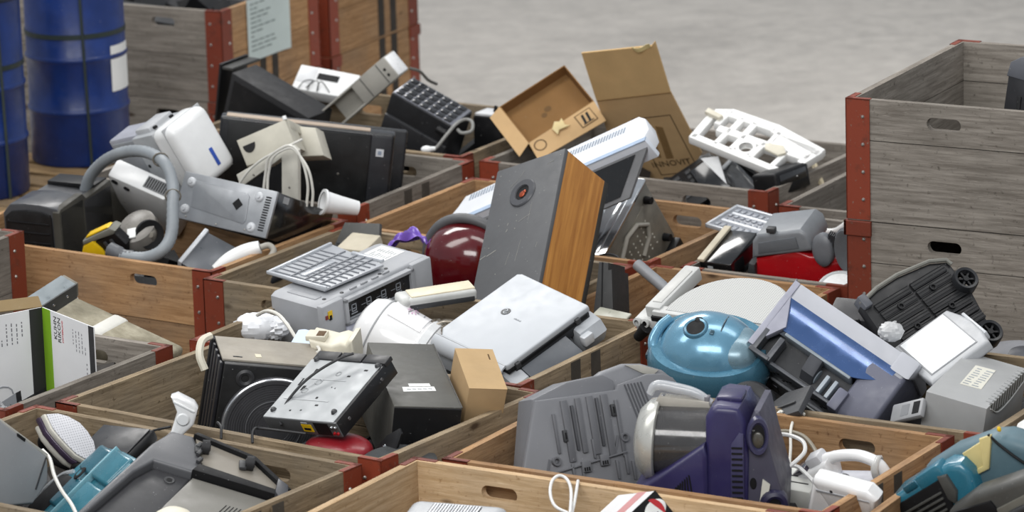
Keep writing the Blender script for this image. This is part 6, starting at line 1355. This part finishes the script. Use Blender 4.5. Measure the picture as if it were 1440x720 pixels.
cable('white_cable', 'thin white cable hanging over the lower left grey case and teal machine', 'cable_f', .0055, wcable)
cable('black_cable', 'black cable along the crate wall behind the teal machine', 'cable_f2', .004, bcable)
T, d = pose('teal_box'); t = thing('teal_machine', 'teal plastic machine with raised panels lying under the steam iron', 'machine', T); a, b, h = d
tl2 = P('teal_dark', '#265a6a', .25, coat=.4)
MB().prism([(.0, .20), (.05, .232), (.12, .246), (.2, .25), (.25, .235), (.265, .16), (.27, -.06), (.03, -.06), (-.015, .03), (-.01, .12)], -.05, h - .02, 'z', .012, 3).build('shell', teal, t)
for lo, hi, zz in (((.125, .13), (.235, .235), .004), ((.03, .13), (.11, .225), -.004), ((.135, -.04), (.24, .115), .002), ((.04, .0), (.12, .11), -.008)): MB().box((lo[0], lo[1], h - .03), (hi[0], hi[1], h + zz), .010, seg=3).build('raised_panel', tl2 if zz < 0 else teal, t)
for lo, hi in (((.118, -.03), (.124, .24)), ((.245, -.03), (.25, .22))): MB().box((lo[0], lo[1], h - .02), (hi[0], hi[1], h + .004), .002).build('edge_highlight', P('highlight_teal', '#7fb0bd', .25, coat=.3), t)  # pale strips paint highlights along the panel edges
MB().box((-.03, -.05, h - .06), (.05, .10, h - .012), .010).build('dark_grille', ink, t)
MB().lathe([(.010, .004), (.018, .003), (.02, 0)], (.07, .118, h - .004), n=16, sx=.7, sy=1.2).build('slot', ink, t)
MB().tube(smooth_path([(-.035, -.05, h - .03), (-.04, .02, h - .02), (-.02, .085, h - .015), (.02, .115, h - .012)], 5), .006, 8).build('clear_rim', clearp, t)
t = thing('black_tray', 'black plastic tray behind the teal machine, below the hand hole', 'tray', place(pt('black_f') + Vector((-.02, .05, -.02)), -38, 24, -6))
MB().box((-.09, -.06, -.02), (.12, .08, .022), .014, seg=3).build('body', blk, t); MB().box((-.08, -.05, .022), (.11, .07, .026), .004).build('rim', P('tray_black', '#2f2f31', .35), t); MB().ell((.07, -.05, .0), (.03, .02, .02)).build('knob', dkg, t)

T, d = pose('dark_printer'); t = thing('dark_grey_printer', 'large dark grey printer tilted in the lower left crate, rollers on its rear deck', 'printer', T); a, b, h = d
pd = P('hood_grey', '#5a5b5e', .4, grain=.1, dirt=.06); pd2 = P('front_charcoal', '#2c2c2f', .45, grain=.12, dirt=.08); pb = P('deck_greige', '#857f75', .45, grain=.06, dirt=.08)
MB().prism([(.0, -.15), (-.009, .295), (.004, .387), (.066, .405), (.10, .37), (.157, .3), (.154, .258), (.10, .245), (.038, .232), (.022, .15), (.02, -.15)], -.02, h, 'z', .010, 3).build('hood', pd, t)
MB().prism([(.02, -.15), (.022, .15), (.040, .230), (.10, .243), (.154, .256), (.18, .0), (.18, -.15)], -.02, h - .022, 'z', .012, 3).build('front_face', pd2, t)
MB().lathe([(.007, -.006), (.009, .001), (.015, .002), (.017, -.002)], (.108, .205, h - .021), n=20).build('button_ring', dkg, t); MB().lathe([(0, .001), (.008, .001)], (.108, .205, h - .020), n=16).build('button_hole', ink, t)
MB().prism([(.18, -.15), (.16, .1), (.156, .25), (.37, .30), (.44, .20), (.44, -.15)], -.02, h - .012, 'z', .006).build('lower_deck', P('deck_grey', '#77756f', .45, grain=.08, dirt=.06), t)
MB().prism([(.156, .262), (.157, .302), (.100, .372), (.075, .402), (.25, .415), (.402, .350), (.40, .322), (.16, .290)], -.02, h - .004, 'z', .004).build('rear_deck', pb, t)
MB().prism([(.150, .252), (.150, .290), (.40, .335), (.402, .312)], -.01, h + .012, 'z', .004).build('rail', ink, t)
MB().prism([(.066, .403), (.25, .416), (.402, .350), (.412, .362), (.255, .430), (.07, .418)], -.01, h + .010, 'z', .004).build('rear_edge', ink, t)
MB().prism([(.385, .31), (.36, .37), (.40, .36), (.44, .29), (.43, .27)], -.01, h + .022, 'z', .006).build('end_block', P('block_slate', '#3c3d42', .4), t)
for x, y in ((.127, .365), (.262, .383)):
    r_ = MB().lathe([(0, -.013), (.012, -.013), (.013, -.010), (.020, -.010), (.021, .010), (.013, .010), (.012, .013), (0, .013)], (x, y, h + .014), (.85, .5, 0), 22).build('roller', rub, t)
    MB().box((x - .028, y - .028, h - .002), (x - .006, y + .010, h + .010), .004, (0, 0, 30)).build('roller_arm', dkg, t)
for k_ in range(3): MB().box((.10 + k_ * .018, .355 - k_ * .03, h + .002), (.112 + k_ * .018, .378 - k_ * .03, h + .014), .002).build('side_clip', dkg, t)
grille(t, 'vent_slots', ink, 9, lambda mb, i: mb.box((.295 + i * .010, .16 + i * .003, h - .013), (.298 + i * .010, .20 + i * .003, h - .0112)))
t = thing('white_curved_arm', 'white curved plastic arm rising behind the dark grey printer', 'arm', Matrix.Translation(pt('arm_f') + Vector((0, -.01, .0))) @ Matrix.Scale(1.3, 4))
MB().prism([(.02, .115), (.035, .12), (.070, .100), (.078, .085), (.068, .05), (.03, .015), (-.02, -.01), (-.10, -.09), (-.115, -.085), (-.06, -.02), (-.035, .0), (-.015, .0), (.015, .03), (.032, .08)][::-1], -.02, .02, 'y', .008, 3).build('arm', gw, t)
MB().lathe([(0, .004), (.012, .004), (.015, 0)], (.045, -.022, .065), (0, -1, 0), 20).build('button', wht, t); MB().box((.022, -.024, .092), (.074, -.018, .096), .001, (0, 30, 0)).build('ridge', wht, t)
t = thing('white_round_cap', 'white round cap at the bottom edge in front of the dark grey printer', 'cap', place(pt('white_f') + Vector((0, 0, -.02)), 0, 10, 0))
MB().lathe([(0, .03), (.03, .028), (.05, .015), (.055, -.02), (.05, -.05)], n=32).build('cap', crm, t); MB().lathe([(.05, -.01), (.058, -.012), (.058, -.03), (.05, -.032)], n=32).build('rim', bge, t)

# ------------------------------------------------------------------ bottom crate
T, d = pose('d_top'); T = Matrix.Translation((0, 0, -.025)) @ T; t = thing('grey_grille_unit', 'pale grey unit with a dark grille on top at the bottom edge', 'unit', T); a, b, h = d
MB().box((-.02, -.02, -.08), (a + .02, b, h), .030, seg=4).build('shell', P('unit_pale', '#b2b4b6', .4), t); MB().box((.05, .03, h - .004), (a - .05, b - .03, h + .001), .001).build('grille_bed', dkg, t, 0)
for k_ in range(16): MB().box((.054 + k_ * .0085, .03, h - .002), (.059 + k_ * .0085, b - .03, h + .0025)).build('grille_bar', sil, t, 0)
T, d = pose('magazine_box'); t = thing('printed_black_box', 'black and white printed box with a red and white round sticker at the bottom edge', 'box', T); a, b, h = d
MB().box((0, 0, -.03), (a, b, h), .001).build('box', pw, t, 0)
MB().box((a, -.001, -.03), (a + .0015, b + .001, h + .001)).build('black_end', ink, t, 0); MB().box((.16, .0, h), (.23, b, h + .001)).build('red_band', P('carton_redpale', '#c78d8d', .6, dirt=.1), t, 0)
MB().lathe([(0, .001), (.024, .001), (.025, 0)], (a + .0015, .062, .035), (1, 0, 0), 28, sx=1.35, sy=1).build('sticker', paper, t)
MB().prism([(.062 + .024 * math.sin(q * PI / 10), .035 + .032 * math.cos(q * PI / 10)) for q in range(0, 9)], a + .0015, a + .0030, 'x').build('sticker_red', prd, t, 0)
text('lettering', '3', .03, pk_, t, (a + .0034, .052, .028), (0, -.5, -.85), (0, .85, -.5)); text('lettering', 'KUHN', .02, paper, t, (a + .002, .03, .0), (0, .9, .3), (0, -.3, .9))
lp1 = thing('white_cable_loop', 'white cable loop standing up against the pale crate wall at the bottom', 'cable', Matrix.Identity(4))
MB().tube(smooth_path(PATH['loop_d1'], 6), .0045, 8).build('loop', P('cord_white', '#e4e4e2', .4), lp1); MB().tube(smooth_path(PATH['loop_d2'], 6), .0045, 8).build('tail', P('cord_white', '#e4e4e2', .4), lp1)

# ------------------------------------------------------------------ lower right crate: teal vacuum
T, d = pose('teal_vac'); t = thing('teal_vacuum', 'dusty teal vacuum cleaner with a louvred black front at the lower right', 'vacuum cleaner', T)
tv = P('teal_gloss', '#2c6f85', .25, coat=.4, dirt=.12); td = P('teal_dusty', '#56707a', .5, dirt=.2); gd = P('vac_graphite', '#4a4a47', .5, dirt=.2)
MB().prism([(.09, -.05), (.088, .13), (.108, .168), (.165, .192), (.306, .248), (.345, .245), (.365, .212), (.362, .10), (.34, -.05)], .0, .12, 'y', .020, 4).build('front_shell', tv, t)
MB().prism([(.20, .215), (.30, .258), (.42, .283), (.47, .280), (.56, .235), (.66, .14), (.66, -.05), (.30, -.05)], .055, .15, 'y', .03, 5).build('rear_shell', td, t)
MB().prism([(.335, .252), (.40, .280), (.43, .272), (.385, .205), (.355, .19)], .050, .06, 'y', .003).build('yellow_flash', P('flash_yellow', '#d6c689', .5, dirt=.15), t)
MB().prism([(.40, .290), (.44, .298), (.40, .20), (.34, .18), (.34, .195), (.385, .21)], .046, .058, 'y', .003).build('yellow_flash', P('flash_yellow', '#d6c689', .5, dirt=.15), t)
MB().box((.20, -.004, .195), (.29, .05, .238), .008, (0, -23, 0)).build('latch_block', tv, t); MB().box((.155, -.004, .185), (.20, .004, .205), .004, (0, -23, 0)).build('latch_recess', P('teal_deep', '#1f5364', .35), t)
MB().prism([(.105, .02), (.112, .145), (.285, .215), (.29, .15), (.28, .02)], -.008, .004, 'y', .006).build('louvre_bed', ink, t)
for k_ in range(7): MB().box((.118, -.014, .040 + k_ * .017), (.275, -.004, .047 + k_ * .017), .002, (0, -21, 0)).build('louvre', gd, t)
MB().prism([(.27, .22), (.30, .222), (.315, .17), (.30, .13), (.28, .15)], -.012, .01, 'y', .008).build('side_grip', gd, t)
MB().tube(smooth_path([(.43, .05, .30), (.455, .05, .262), (.50, .05, .21), (.53, .06, .18)], 6), .004, 6).build('seam_cord', ink, t)
MB().ell((.456, .07, .302), (.006, .006, .008)).build('yellow_pin', yel, t)
MB().prism([(.31, .145), (.40, .19), (.62, .235), (.70, .20), (.70, -.06), (.30, -.06), (.29, .08)], -.085, .0, 'y', .020, 4).build('graphite_body', gd, t)
MB().prism([(.33, .15), (.45, .17), (.47, .12), (.36, .10)], -.092, -.08, 'y', .006).build('dark_handle', ink, t)
MB().prism([(.46, .145), (.62, .20), (.66, .17), (.56, .06), (.46, .05)], -.095, -.082, 'y', .008).build('cover_panel', P('cover_taupe', '#6a6860', .45, dirt=.2), t)
MB().tube(smooth_path([(.40, -.10, .02), (.44, -.11, .09), (.52, -.11, .135), (.64, -.11, .165)], 6), .013, 10).build('carry_bar', P('bar_black', '#2b2b2c', .4), t)
t = thing('white_paper_corner', 'white sheet edge in the crate at the right edge above the teal vacuum', 'paper', place(pt('paper_x'), -30, 40, -35))
MB().sheet(lambda u, v: Vector((.14 * u - .03, .10 * v - .04, .006 * math.sin(u * 5))), 8, 4, .0015).build('sheet', paper, t)

# ------------------------------------------------------------------ repeats that belong together
for o in S.objects:
    l = o.get('label', '')
    if o.name.startswith('steel_drum'): o['group'] = 'blue steel drums'
    elif o.name.startswith('flat_television'): o['group'] = 'black flat televisions'
    elif 'cable' in o.name and 'bracket' in l: o['group'] = 'white cables on the bracket'
    elif 'cable' in o.name and ('purple vacuum' in l or 'crate wall' in l or 'white block' in l) and o.name.startswith('white_cable'): o['group'] = 'white cables in the purple vacuum crate'
    elif o.name.startswith('paper_sheet'): o['group'] = 'paper forms on the back crates'
    elif o.name.startswith('black_wire_hook'): o['group'] = 'black wires over the crate wall'
    elif o.name.startswith('scrap_heap'): o['group'] = 'scrap at the bottom of the crates'
